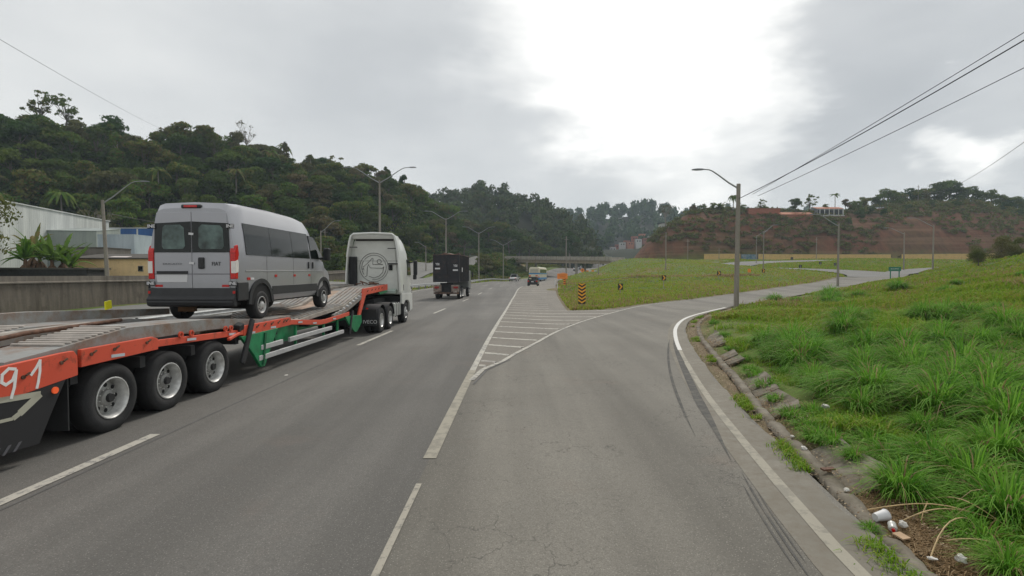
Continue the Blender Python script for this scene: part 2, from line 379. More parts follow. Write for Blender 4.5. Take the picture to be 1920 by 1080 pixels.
def road_sd(x, y):
    """rough signed distance to paved ground, negative inside"""
    x = np.asarray(x, float).ravel(); y = np.asarray(y, float).ravel()
    yy = np.clip(y, -60, 420); right = np.where(y < 33.4, fD(np.clip(yy, -60, 33.4)) + .42, fR2(np.clip(yy, 33, 420)))
    d = np.maximum(fL(yy) - .5 - x, x - right)
    e = seg_dist(x, y, _RP + [_RP[0]]); e = np.where(in_poly(x, y, _RP), -e, e - .3); d = np.minimum(d, e)
    d = np.minimum(d, seg_dist(x, y, LOOP) - 4.2); d = np.minimum(d, seg_dist(x, y, BRANCH) - 3.6); d = np.minimum(d, seg_dist(x, y, SIDE) - 4.2)
    o = np.maximum(fL(yy) - 15.0 - x, x - (fL(yy) - 2.2)); o = np.where(y > 130, 99, o)
    return np.minimum(d, o)
# ------------------------------------------------------------------ ground sheet
def ground_material():
    t = NT('ground_soil')
    big = t.noise(.035, 4, .6); mid = t.noise(.35, 5, .65); fine = t.noise(6, 5, .7); pat = t.noise(.12, 4, .6, dist=.6)
    green = t.mix(fine, (.035, .075, .012), (.10, .15, .03)); green = t.mix(t.rng(mid, .35, .7), green, (.13, .16, .04))
    dry = t.mix(fine, (.11, .075, .035), (.23, .17, .085))
    soil = t.mix(fine, (.16, .10, .06), (.28, .19, .115))
    g = t.mix(t.rng(pat, .50, .66), green, dry); g = t.mix(t.rng(mid, .62, .75), g, soil)
    red = t.mix(t.rng(t.noise(.25, 6, .7), .3, .7), (.115, .050, .028), (.20, .088, .048)); red = t.mix(t.rng(t.noise(.07, 4, .6), .45, .60, 0, .65), red, (.085, .062, .028))
    strat = t.noise(1.2, 5, .65, vec=t.mapv((.6, .25, .10))); red = t.mix(t.rng(strat, .48, .62, 0, .7), red, (.070, .036, .022)); lay = t.noise(1., 3, .5, vec=t.mapv((.02, .02, .8))); red = t.mix(t.rng(lay, .52, .58, 0, .5), red, (.20, .12, .07))
    red = t.mix(t.rng(t.noise(.6, 6, .75), .56, .68, 0, .8), red, (.06, .065, .022))
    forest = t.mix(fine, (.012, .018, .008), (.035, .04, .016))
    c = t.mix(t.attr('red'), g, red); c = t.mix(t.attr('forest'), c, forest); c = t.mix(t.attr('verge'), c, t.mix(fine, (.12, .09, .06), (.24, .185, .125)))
    t.bump(t.math('ADD', mid, t.math('MULTIPLY', fine, .4)), .6, .12)
    return t.done(c, .95, .15)
def build_ground():
    X = np.concatenate([np.arange(-1600, -260, 45), np.arange(-260, -32, 4.), np.arange(-32, 1.5, 1.5), np.arange(1.5, 30, .35), np.arange(30, 90, 1.), np.arange(90, 262, 3.), np.arange(262, 1700, 45)])
    Y = np.concatenate([np.arange(-60, 0, 4.), np.arange(0, 40, .4), np.arange(40, 125, 1.), np.arange(125, 270, 2.5), np.arange(270, 760, 10.), np.arange(760, 2800, 70)])
    gx, gy = np.meshgrid(X, Y); x = gx.ravel(); y = gy.ravel()
    z = H(x, y); sd = road_sd(x, y)
    z = z + relief(x, y, sd)
    rd = np.clip(np.hypot(x, y) - 40, 0, 300)
    z = np.where(sd < .15, z - .07 - rd * .0022, z)
    # the step cut into the grass island above the ramp (an old drain line)
    # gutter along the slip road
    g = x - (fD(np.clip(y, -60, 33.4)) + KF(y) + .12)
    m = (y < 33) & (x > 0)
    z = np.where(m & (g > -.45) & (g < 0), z + .0, z)
    z = np.where(m & (g >= -.1) & (g < .75), z - .16 * (1 - np.abs(g - .22) / .6).clip(0), z)
    V = np.stack([x, y, z], 1); nx = len(X); ny = len(Y)
    i = np.arange(nx - 1)[None, :] + np.arange(ny - 1)[:, None] * nx; i = i.ravel()
    F = np.stack([i, i + 1, i + 1 + nx, i + nx], 1)
    me = np_mesh('ground', V, F, ground_material(), smooth=True)
    bh = ridge_h(x, y, BROWN, .62)
    red = np.clip(bh / 2.5, 0, 1)
    red = np.maximum(red, np.clip(1 - np.abs(sd - 0) / 2, 0, 1) * 0)
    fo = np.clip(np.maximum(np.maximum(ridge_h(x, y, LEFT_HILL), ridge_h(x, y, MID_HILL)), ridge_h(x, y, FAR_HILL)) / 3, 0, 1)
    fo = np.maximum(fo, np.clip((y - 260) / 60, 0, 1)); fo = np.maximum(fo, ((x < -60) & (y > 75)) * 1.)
    dv = seg_dist(x, y, [(fD(q) + .7, q) for q in np.linspace(-10, 33, 30)]); vg = np.clip(1 - dv / .55, 0, 1) ** .5
    dv2 = seg_dist(x, y, _RP + [_RP[0]]); vg = np.maximum(vg, np.clip(1.1 - dv2 / 1.2, 0, 1) * (y > 33))
    isl = seg_dist(x, y, [(float(fR2(q)), q) for q in np.linspace(33, 140, 40)]); vg = np.maximum(vg, np.clip(1 - isl / .9, 0, 1))
    for n, v in (('red', red), ('forest', fo), ('verge', vg)):
        a = me.attributes.new(n, 'FLOAT', 'POINT'); a.data.foreach_set('value', v.astype(np.float32))
    return tag(link_mesh('ground', me), kind='structure')
build_ground()

# ------------------------------------------------------------------ asphalt and concrete
def asphalt(name, c0, c1, crack=.0, streak_rot=0., stains=.5, patch=(.2, .2, .2)):
    t = NT(name)
    agg = t.noise(70, 4, .85); agg2 = t.voro(38, 'F1'); agg3 = t.noise(16, 3, .8); broad = t.noise(.22, 4, .6)
    streak = t.noise(1., 4, .55, vec=t.mapv((.75, .045, 1), (0, 0, streak_rot)))
    c = t.mix(t.rng(broad, .3, .7), c0, c1)
    c = t.mix(t.rng(streak, .40, .62, 0, stains), c, tuple(q * .66 for q in c0))
    c = t.mix(t.rng(t.noise(.9, 5, .7, dist=.4), .55, .75, 0, .35), c, patch)
    c = t.mix(t.rng(agg3, .50, .70, 0, .35), c, tuple(q * .55 for q in c0)); c = t.mix(t.rng(t.noise(.5, 4, .65), .58, .72, 0, .45), c, (c0[0] * 1.12, c0[1] * .95, c0[2] * .88)); c = t.mix(t.rng(agg, .38, .66, 0, .75), c, tuple(q * .45 for q in c0)); c = t.mix(t.rng(agg2, .0, .25, .75, 0), c, tuple(min(1, q * 1.55) for q in c1))
    if crack:
        warp = t.N.new('ShaderNodeVectorMath'); warp.operation = 'ADD'; t.L.new(t.tc.outputs['Object'], warp.inputs[0]); sc2 = t.N.new('ShaderNodeVectorMath'); sc2.operation = 'SCALE'
        t.L.new(t.noise(1.3, 4, .7, out='Color'), sc2.inputs[0]); sc2.inputs['Scale'].default_value = .9; t.L.new(sc2.outputs[0], warp.inputs[1])
        v = t.voro(1.6, vec=warp.outputs[0]); v2 = t.voro(5.5, vec=warp.outputs[0])
        area = t.rng(t.noise(.4, 3, .6), .46, .56)
        k = t.math('MULTIPLY', t.rng(v, .0, .016, 1, 0), area); k2 = t.math('MULTIPLY', t.rng(v2, .0, .03, 1, 0), t.rng(t.noise(.55, 3, .6), .56, .64))
        c = t.mix(t.math('MULTIPLY', t.math('MAXIMUM', k, k2), crack), c, (.035, .033, .03))
    t.bump(t.math('ADD', agg, t.math('MULTIPLY', agg2, .6)), .35, .006)
    return t.done(c, .88, .3)
M_HW = asphalt('highway_asphalt', (.150, .144, .133), (.215, .204, .186), .0, 0., .7, (.165, .158, .155))
M_RP = asphalt('slip_road_asphalt', (.188, .176, .152), (.262, .246, .212), .6, R(-6), .80, (.20, .20, .185))
M_GO = asphalt('gore_asphalt', (.20, .182, .155), (.26, .238, .205), .6, R(-8), .3, (.20, .19, .18))
M_FAR = asphalt('old_asphalt', (.19, .187, .175), (.24, .236, .222), .3, 0., .3)
def paint(name, col, worn=.5, under=(.2, .195, .185), scale=9.):
    t = NT(name)
    w = t.noise(scale, 6, .75); w2 = t.noise(scale * .18, 4, .6)
    k = t.math('ADD', t.math('MULTIPLY', w, .7), t.math('MULTIPLY', w2, .3))
    c = t.mix(t.noise(30, 4, .7), tuple(q * .82 for q in col), col)
    c = t.mix(t.rng(k, .62 - worn * .22, .66 - worn * .16, 0, 1), c, under)
    return t.done(c, .8, .3)
M_PW = paint('worn_white_paint', (.46, .44, .385), .55)
M_PW2 = paint('very_worn_white_paint', (.43, .41, .36), .85, (.25, .235, .215))
M_PC = paint('cream_edge_paint', (.325, .302, .245), .60, (.22, .205, .17), 5)
M_PW2B = paint('faded_cream_line', (.36, .335, .28), .5, (.19, .18, .155), 7)
M_PB = paint('fresh_white_paint', (.66, .65, .62), .1)

def sheet(name, left, right, m, off, M=4, close=False):
    """a draped band between two polylines with the same number of points"""
    left = np.array(left, float); right = np.array(right, float); n = len(left); V = []
    for j in range(M + 1):
        q = left + (right - left) * (j / M); V.append(np.stack([q[:, 0], q[:, 1], H(q[:, 0], q[:, 1]) + off], 1))
    V = np.stack(V, 1).reshape(-1, 3)
    i = (np.arange(n - 1)[:, None] * (M + 1) + np.arange(M)[None, :]).ravel()
    F = np.stack([i, i + 1, i + M + 2, i + M + 1], 1)
    return link_mesh(name, np_mesh(name, V, F, m, smooth=True))
def resample(pts, n):
    p = np.array(pts, float); s = np.concatenate([[0], np.cumsum(np.hypot(*(p[1:] - p[:-1]).T))]); t = np.linspace(0, s[-1], n)
    # smooth by Catmull-Rom through interp on arclength
    return np.stack([interp(s, p[:, 0])(t), interp(s, p[:, 1])(t)], 1)
def band(name, pts, w, m, off, n=None, M=1, w2=None):
    p = np.array(pts, float); L = np.hypot(*(p[1:] - p[:-1]).T).sum(); n = n or max(3, int(L / 1.5)); p = resample(pts, n) if len(pts) > 2 else np.stack([np.linspace(p[0, 0], p[-1, 0], n), np.linspace(p[0, 1], p[-1, 1], n)], 1)
    d = np.gradient(p, axis=0); d /= np.hypot(d[:, 0], d[:, 1])[:, None]; nrm = np.stack([-d[:, 1], d[:, 0]], 1)
    ww = np.linspace(w, w2 or w, n)[:, None] / 2
    return sheet(name, p + nrm * ww, p - nrm * ww, m, off, M)
ys = np.concatenate([np.arange(-40, 120, 1.5), np.arange(120, 300, 5.)])
S = lambda o: tag(o, kind='structure')
hw_off = .02
S(sheet('highway', np.stack([fL(ys) - .3, ys], 1), np.stack([fB(ys) + .0, ys], 1), M_HW, hw_off, 8))
ya = np.concatenate([np.arange(-40, 33, 1.), [33.2]])
S(sheet('slip_road', np.stack([fB(ya), ya], 1), np.stack([fD(np.minimum(ya, 33.2)) + .42, ya], 1), M_RP, hw_off, 8))
yg = np.concatenate([np.arange(33.2, 120, 1.5), np.arange(120, 420, 5.)])
S(sheet('road_shoulder', np.stack([fB(yg), yg], 1), np.stack([np.minimum(fR2(yg), fB(yg) + 8), yg], 1), M_GO, hw_off, 3))
# hatched ground between the two roads, on top of the slip road sheet
fC_pts = [(-.95, 11.0), (-.73, 12.7), (-.33, 13.7), (.11, 15.3), (.64, 17), (1.75, 20.8), (3.2, 24.8), (5.98, 31), (9.9, 38.4), (14.3, 43.9)]
fC = interp([p[1] for p in fC_pts], [p[0] for p in fC_pts])
yc = np.concatenate([np.linspace(12.2, 33.2, 40)])
S(sheet('hatched_area', np.stack([fB(yc), yc], 1), np.stack([fC(yc), yc], 1), M_GO, hw_off + .004, 3))
nR = 60
rl = resample(RAMP_L, nR); rr = resample(RAMP_R, nR)
S(sheet('slip_road', rl, rr, M_RP, hw_off, 8))
S(band('loop_road', LOOP, 8.2, M_FAR, .03, M=4)); S(band('branch_road', BRANCH, 7, M_FAR, .045, M=4)); S(band('side_street', SIDE, 8, M_FAR, .05, M=4))
yo = np.arange(-40, 130, 2.)
S(sheet('opposite_road', np.stack([fL(yo) - 15 + np.clip(yo - 125, 0, 60) * .08, yo], 1), np.stack([fL(yo) - 2.2, yo], 1), M_FAR, hw_off + .02, 5))
mk = hw_off + .008
# markings
def line(f, y0, y1, w, m, o=0., off=mk, name='lane_marking'):
    q = np.linspace(y0, y1, max(3, int((y1 - y0) / 1.2))); x = f(q) + o
    return S(sheet(name, np.stack([x - w / 2, q], 1), np.stack([x + w / 2, q], 1), m, off, 1))
for a in np.arange(3.15, 160, 13.9):
    line(fB, a, a + 4.4, .15, M_PW, -4.25)
    line(fB, a - 8.2, a - 3.8, .15, M_PW, -8.2)
M_JN = mat('dark_seam', (.10, .097, .093), .9, var=.2)
line(fB, -10, 60, .035, M_JN, -4.08, mk - .003, 'road_seam')
line(fB, 3.2, 5.75, .065, M_PW2B, 0.02); line(fB, 6.55, 12.6, .17, M_PC, .0, mk); line(fB, 12.6, 84, .15, M_PW, -.0, mk)
line(fC, 11.4, 43.5, .13, M_PW, 0, mk + .004)
line(fC, 11.0, 14.2, .05, M_JN, .12, mk + .002, 'road_seam')
line(fL, -10, 200, .14, M_PW, .35)
# hatch bars of the gore
bars = [13.3, 14.0, 15.4, 17.2, 19.2, 21.2, 23.3, 25.5, 27.6, 29.8, 32.0, 34.4, 36.6, 38.9, 41.3, 43.8, 46.4, 49.2, 52.2, 55.4, 58.8, 62.5, 66.5, 71]
for i, yb in enumerate(bars):
    xl = float(fB(yb)) + .1
    if yb < 31: xr = float(fC(min(43, yb + .35)))
    else: xr = min(float(fC(min(43.8, yb))) - .3, 99) if yb < 34.5 else float(fR2(yb)) - 1.2
    if xr - xl < .3: continue
    w = .26 if yb < 34 else .3
    k = 9; q = np.linspace(0, 1, k); px = xl + (xr - xl) * q; py = yb - np.minimum(q * (xr - xl), 2.4) * .5 + .05 * np.sin(q * 3 + i) * (xr - xl) * .5
    if yb < 34.5: px = np.minimum(px, fC(np.clip(py - w / 2, 11.1, 43.5)) - .07)
    S(sheet('hatch_marking', np.stack([px, py + w / 2], 1), np.stack([px, py - w / 2], 1), M_PW2 if (yb > 33 or yb < 14.5) else M_PW, mk, 1))
for yb in ():
    xl = float(fC(yb - .8)) - 2.6 - (yb - 26) * .25; xr = float(fC(yb)) - .1
    if yb > 29: S(sheet('hatch_marking', [(xl, yb + .1), (xr, yb + .1)], [(xl, yb - .1), (xr, yb - .1)], M_PW2, mk + .0015, 1))
# right-hand edge line of the slip road: cream worn paint near, fresh white on the bend
line(fD, -6, 13.2, .12, M_PC, .0, mk); line(fD, 13.2, 15.6, .10, M_PC, .0, mk)
q = resample([(fD(t), t) for t in np.linspace(15.4, 33.2, 14)], 40); S(band('edge_marking', q, .12, M_PB, mk, 40, 1, .2))
# light concrete apron outside the line
M_AP = NT('concrete_apron'); _t = M_AP
M_AP = _t.done(_t.mix(_t.rng(_t.noise(7, 6, .75), .3, .7), _t.mix(_t.rng(_t.noise(.8, 4, .6), .35, .65), (.185, .175, .148), (.245, .232, .20)), (.165, .145, .115)), .9, .2)
S(sheet('road_apron', np.stack([fD(np.minimum(ya, 33.2)) - .28, ya], 1), np.stack([fD(np.minimum(ya, 33.2)) + .40 + .06 * np.sin(ya * 2.1), ya], 1), M_AP, hw_off + .004, 2))
# black rubber streaks along the bend
M_TY = NT('rubber_streak'); _t = M_TY
M_TY = _t.done(_t.mix(_t.rng(_t.noise(5, 5, .75), .42, .70, 0, .8), (.092, .090, .086), (.17, .16, .14)), .95, .1)
def streak(f, y0, y1, w):
    q = np.linspace(y0, y1, 40); x = f(q); u = np.linspace(0, 1, 40); ww = w / 2 * np.clip(np.minimum(u, 1 - u) * 5, .05, 1); return S(sheet('tyre_streak', np.stack([x - ww, q], 1), np.stack([x + ww, q], 1), M_TY, mk - .002, 1))
tk = interp([3.5, 4.77, 8.06, 9.14, 11, 17.2, 19.5], [2.15, 2.38, 3.14, 3.38, 3.84, 5.5, 6.2]); streak(tk, 6.3, 19.2, .16); streak(lambda v: tk(v) + .05, 3.7, 5.9, .022); streak(lambda v: tk(v) - .01, 3.9, 5.6, .018); streak(lambda v: tk(v) + .10, 4.0, 5.4, .014)
tn = interp([5, 8.06, 11, 16.3, 19], [2.2, 2.79, 3.47, 5.0, 5.9]); streak(tn, 7.3, 18.2, .06)
M_TY2 = asphalt('darker_patch', (.17, .165, .155), (.215, .205, .19), .4)
# ------------------------------------------------------------------ kerb and broken slab gutter
M_CO = NT('weathered_concrete'); _t = M_CO
M_CO = _t.done(_t.mix(_t.rng(_t.noise(2.2, 5, .7), .35, .7), _t.mix(_t.noise(25, 5, .7), (.17, .15, .12), (.29, .262, .215)), (.10, .085, .06)), .92, .2); _t.bump(_t.noise(30, 5, .7), .3, .01)
kn = 0.; slab_rnd0 = random.Random(9); yk = np.arange(1.5, 33, .09); V = []; w = np.array([0, .015, .085, .155, .165]); hh = np.array([-.05, .02, .03, .022, -.16])
for y in yk:
    d = (float(fD(y + .1)) - float(fD(y - .1))) / .2; n = Vector((1, -d)).normalized(); b0 = Vector((float(fD(y)), y)) + n * float(KF(y)); wob = .012 * math.sin(y * 1.3) + .006 * math.sin(y * 7.7)
    kn = .55 * (kn if y > 1.6 else 0) + slab_rnd0.uniform(-.010, .008) - (.03 if (y * 1.13) % 1 < .07 else 0)
    for a, h in zip(w, hh): p = b0 + n * (a + wob + slab_rnd0.uniform(-.008, .008)); h = h + kn + slab_rnd0.uniform(-.006, .006); V.append((p.x, p.y, Hs(p.x, p.y) + h))
V = np.array(V); n5 = 5; i = (np.arange(len(yk) - 1)[:, None] * n5 + np.arange(4)[None, :]).ravel()
i = i[(i // n5) % 9 != 8] if False else i
kb = link_mesh('kerb', np_mesh('kerb', V, np.stack([i, i + 1, i + n5 + 1, i + n5], 1), M_CO, smooth=True))
tag(kb, 'low worn concrete kerb edging the slip road beside the grass bank', 'kerb')
yq = 5.6; k = 0
slab_rnd = random.Random(5)
while yq < 27:
    Lk = slab_rnd.uniform(.55, .95); y0, y1 = yq + .03, yq + Lk; yq += Lk; k += 1
    if slab_rnd.random() < .16: continue
    pts = []
    for y, s in ((y0, 1), (y1, 1)):
        d = (float(fD(y + .1)) - float(fD(y - .1))) / .2; n = Vector((1, -d)).normalized(); b0 = Vector((float(fD(y)), y)) + n * (float(KF(y)) + .17)
        a0 = .10 + slab_rnd.uniform(0, .03); a1 = .10 + slab_rnd.uniform(.38, .52)
        for a, h in ((a0, -.14), (a1, .05)): p = b0 + n * a; pts.append(Vector((p.x, p.y, Hs(p.x, p.y) + h + slab_rnd.uniform(-.02, .02))))
    c = sum(pts, Vector()) / 4; a, b, d2, e = pts[0], pts[1], pts[3], pts[2]; up = Vector((0, 0, .05))
    mb = MB(); ring = [a, b, d2, e]; mid = (b + d2) / 2 + Vector((slab_rnd.uniform(-.03, .03),) * 3) * .5; ring = [a, b, mid, d2, e]
    mb.prism([(0, 0)] * 0, 'z', 0, 0) if False else None
    vs = [p - c for p in ring] + [p - c - up for p in ring]; n = 5
    mb.add(vs, [tuple(range(n)), tuple(range(2 * n - 1, n - 1, -1))] + [(j, (j + 1) % n, n + (j + 1) % n, n + j) for j in range(n)])
    o = mb.build('drain_slab', M_CO, loc=c, bevel=.008)
    tag(o, 'tilted concrete slab in the broken gutter between kerb and grass bank', 'concrete slab', 'gutter slabs beside the slip road')

# ------------------------------------------------------------------ retaining wall, guard rails, bridge, long yellow wall
def stained(name, a, b, streak=.6, dark=(.05, .045, .035)):
    t = NT(name); n = t.noise(1.1, 5, .7); s = t.noise(1., 5, .7, vec=t.mapv((1.6, 1.6, .18)))
    c = t.mix(t.noise(8, 5, .7), a, b); c = t.mix(t.rng(s, .42, .68, 0, streak), c, dark); c = t.mix(t.rng(n, .55, .7, 0, .5), c, tuple(q * .5 for q in a))
    t.bump(t.noise(14, 5, .7), .3, .02); return t.done(c, .93, .2)
M_WALL = stained('stained_wall', (.13, .11, .088), (.20, .175, .145), .75)
yw = np.concatenate([np.arange(-20, 92, 4.)]); x = fL(yw) - 16.2; zt = np.full(len(yw), 2.3)
mb = MB(); secs = []; sec2 = []
for a, y in zip(x, yw):
    z0 = Hs(a, y) - .4; zt = 2.28 + max(0, y - 50) * .022
    secs.append([(a - .35, y, z0), (a, y, z0), (a - .06, y, zt - .42), (a - .35, y, zt - .42)])
    sec2.append([(a - .42, y, zt - .45), (a + .06, y, zt - .45), (a + .06, y, zt - .38), (a - .0, y, zt - .33), (a - .0, y, zt), (a - .42, y, zt)])
w = empty('retaining_wall', (0, 0, 0), 0, 'long stained grey concrete retaining wall with a top ledge on the left', 'retaining wall')
MB().loft(secs).build('wall', M_WALL, w, smooth=20); MB().loft(sec2).build('parapet', stained('parapet_concrete', (.17, .15, .125), (.25, .225, .19), .6), w, smooth=20)
M_GAL = mat('galvanised_rail', (.40, .41, .41), .55, .2, .5, var=.15, vscale=4)
M_POST = mat('rail_post', (.20, .19, .18), .7, .1, var=.2)
def guard_rail(name, f, y0, y1, label, gap=4.):
    g = empty(name, (0, 0, 0), 0, label, 'guard rail'); q = np.arange(y0, y1, 2.0); X = f(q); Z = H(X, q); mb = MB(); secs = []
    prof = [(0, .45), (.04, .49), (.0, .55), (.0, .60), (.04, .66), (0, .72), (-.02, .72), (.02, .66), (-.02, .60), (-.02, .55), (.02, .49), (-.02, .45)]
    for a, b, c in zip(X, q, Z): secs.append([(a + u, b, c + v) for u, v in prof])
    mb.loft(secs).build('rail', M_GAL, g, smooth=50)
    for b in np.arange(y0 + .3, y1 - 1, gap):
        a = float(f(b)) - .1; c = Hs(a, b); MB().box(a - .07, a + .07, b - .06, b + .06, c - .3, c + .62).build('post', M_POST, g)
    return g
guard_rail('guard_rail', lambda v: fL(v) - .55, -6, 160, 'long metal guard rail on short posts between the highway and the opposite road')
# concrete bridge over the highway
M_BR = stained('bridge_concrete', (.34, .31, .26), (.46, .42, .36), .4); M_BG = stained('bridge_girder', (.42, .35, .26), (.50, .42, .32), .2)
br = empty('road_bridge', (0, 0, 0), 0, 'long concrete road bridge crossing over the highway in the distance', 'bridge')
a = Vector((-7.0, 196, 0)); b = Vector((32, 164, 0)); d = (b - a).normalized(); n = Vector((-d.y, d.x, 0))
def oblong(mb, p, q, off0, off1, z0p, z1p, z0q, z1q, m=0):
    vs = []
    for pt, z0, z1 in ((p, z0p, z1p), (q, z0q, z1q)):
        for o_, z in ((off0, z0), (off1, z0), (off1, z1), (off0, z1)): v = pt + n * o_; vs.append((v.x, v.y, z))
    return mb.add(vs, [(0, 1, 5, 4), (1, 2, 6, 5), (2, 3, 7, 6), (3, 0, 4, 7), (3, 2, 1, 0), (4, 5, 6, 7)], m)
za, zb = 8.2, 6.8
oblong(MB(), a, b, 0, 8.5, za, za + .35, zb, zb + .35).build('deck', M_BR, br)
for o_ in (-.12, 8.5): oblong(MB(), a, b, o_, o_ + .12, za - .15, za + 1.15, zb - .15, zb + 1.15).build('parapet', M_BR, br)
for o_ in (.5, 3, 5.5, 7.6): oblong(MB(), a, b, o_, o_ + .4, za - 1.1, za - .003, zb - 1.1, zb - .003).build('girder', M_BG, br)
L = (b - a).length
for i in range(int(L / 2.6)):
    p = a + d * (i * 2.6 + 1) - n * .18; t_ = (i * 2.6 + 1) / L; z = za + (zb - za) * t_; MB().box(p.x - .12, p.x + .12, p.y - .08, p.y + .08, z - .1, z + 1.25).build('parapet_rib', M_BR, br)
for s in (.30, .72):
    p = a + d * L * s
    for o_ in (1.2, 6.8):
        c = p + n * o_; z = za + (zb - za) * s; MB().cyl((c.x, c.y, Hs(c.x, c.y) - .3), (c.x, c.y, z - 1.1), .42, n=12).build('pier', M_BR, br, smooth=40)
oblong(MB(), a - d * 2.5, a + d * .3, -.6, 9.2, 0, za - .05, 0, za - .05).build('abutment', M_BR, br); oblong(MB(), b - d * .3, b + d * 3, -.6, 9.2, 1, zb - .05, 1, zb - .05).build('abutment', M_BR, br)
# yellow wall below the cut slope
M_YW = stained('yellow_painted_wall', (.58, .40, .16), (.66, .46, .19), .18, (.30, .20, .10))
def long_wall(pts, h, label, extra=None):
    g = empty('boundary_wall', (0, 0, 0), 0, label, 'wall', 'yellow walls at the foot of the cut slope'); mb = MB(); secs = []; sec2 = []
    P = resample(pts, int(sum(math.dist(p, q) for p, q in zip(pts, pts[1:])) / 4) + 2) if len(pts) > 2 else np.array([np.array(pts[0]) + (np.array(pts[1]) - np.array(pts[0])) * t for t in np.linspace(0, 1, 12)])
    for x_, y_ in P:
        z = Hs(x_, y_); secs.append([(x_, y_, z - 1), (x_ + .02, y_ + .25, z - 1), (x_ + .02, y_ + .25, z + h), (x_, y_, z + h)])
        sec2.append([(x_ - .06, y_ - .05, z + h + .003), (x_ + .02, y_ + .32, z + h + .003), (x_ + .02, y_ + .32, z + h + .1), (x_ - .06, y_ - .05, z + h + .1)])
    mb.loft(secs).build('wall', M_YW, g); MB().loft(sec2).build('coping', M_WALL, g); return g
wy = lambda px: (*P2(px, 183 - (px - 1325) * .0),)
long_wall([(69, 184), (82, 184)], 2.1, 'short yellow boundary wall left of the graffiti door panel')
gr = empty('graffiti_gate', (0, 0, 0), 0, 'blue and grey graffiti covered gate between yellow walls', 'gate')
t = NT('graffiti'); M_GRF = t.done(t.ramp(t.noise(1.1, 5, .7, dist=1.), [(.3, (.05, .07, .09)), (.45, (.10, .20, .28)), (.55, (.25, .28, .30)), (.7, (.06, .10, .12))]), .8)
z = Hs(85, 184); MB().box(82.3, 88, 183.9, 184.05, z - .6, z + 1.9).build('gate_leaf', M_GRF, gr)
for xx in (82.1, 88.2): MB().box(xx - .12, xx + .12, 183.85, 184.15, z - 1, z + 2.15).build('post', M_WALL, gr)
long_wall([(88.4, 184), (110, 184), (136, 184)], 2.1, 'middle yellow boundary wall with a bricked patch')
long_wall([(140, 184), (165, 183), (184, 183), (200, 184)], 2.1, 'longest yellow boundary wall at the foot of the red cut slope')
# scene litter of kerb side follows in the vegetation part
# ------------------------------------------------------------------ vehicles
M_TYRE = mat('tyre_rubber', (.018, .018, .019), .85, bump=.3, bscale=60, var=.25, vscale=6)
M_RIM = mat('steel_rim', (.60, .60, .585), .38, .45, .5, var=.2, vscale=9)
M_RIMW = mat('pale_rim', (.55, .55, .54), .4, .4, .5, var=.15, vscale=9)
M_BLK = mat('flat_black', (.008, .008, .008), .9)
M_DARK = mat('dark_chassis', (.02, .02, .021), .8, var=.4, vscale=5)
M_PLA = mat('black_plastic', (.022, .023, .025), .55, var=.15, vscale=8)
M_SILV = mat('silver_paint', (.375, .378, .405), .34, .35, .5, var=.03, vscale=1.2, coat=.5)
M_GLASS = mat('dark_glass', (.006, .010, .009), .05, 0, .38, var=.2)
M_WHT = mat('white_cab_paint', (.62, .63, .60), .4, 0, .5, var=.05, vscale=1.6, coat=.3)
M_RED = mat('red_lamp', (.55, .010, .008), .2, 0, .6, var=.25, vscale=20)
M_CLR = mat('clear_lamp', (.75, .72, .68), .2, 0, .6, var=.1)
M_PLATE = mat('white_plate', (.66, .66, .67), .5)
M_REFL = mat('red_reflector', (.50, .015, .012), .35)
M_DGREY = mat('dark_grey_letters', (.05, .05, .055), .4)
M_DISC = mat('rim_disc', (.30, .30, .29), .5, .4, var=.25, vscale=6)
def wheel(par, c, r, w, side=1, rim=.6, dish=.0, holes=8, mrim=None, name='wheel'):
    """c = centre of the outer face; side = +1 outer face to +x"""
    mrim = mrim or M_RIM; ax = (side, 0, 0); rr = r * rim
    o = MB().lathe(c, ax, [(rr, -w + .02), (r * .93, -w), (r, -w + .04), (r, -.05), (r * .985, -.028), (r * .93, -.004), (r * .80, .006), (rr * 1.04, -.004), (rr, -.02), (rr * .98, -.05)], 36).build(name, M_TYRE, par, smooth=50)
    d = -.02 - dish
    m = MB().lathe(c, ax, [(rr * .99, -w * .6), (rr * .985, -.02), (rr * 1.0, .0), (rr * .95, .004), (rr * .90, -.02), (rr * .82, d - .02), (rr * .70, d), (rr * .40, d + .012), (rr * .36, d + .055), (rr * .18, d + .07), (0.001, d + .07)], 30)
    for q in range(5 * 30, 10 * 30): m.m[q] = 2
    n = holes
    for k in range(n):
        a = 2 * math.pi * k / n; p = Vector(c) + Vector((side * (d + .007), math.cos(a) * rr * .61, math.sin(a) * rr * .61)); m.cyl(p, p + Vector((side * .004, 0, 0)), rr * .105, n=8, m=1)  # black discs stand in for the shade inside the rim holes
    for k in range(10):
        a = 2 * math.pi * k / 10 + .2; p = Vector(c) + Vector((side * (d + .008), math.cos(a) * rr * .44, math.sin(a) * rr * .44)); m.cyl(p, p + Vector((side * .03, 0, 0)), rr * .035, n=6, m=0)
    m.build('rim', [mrim, M_BLK, M_DISC if mrim is M_RIM else mrim], o, smooth=40); return o

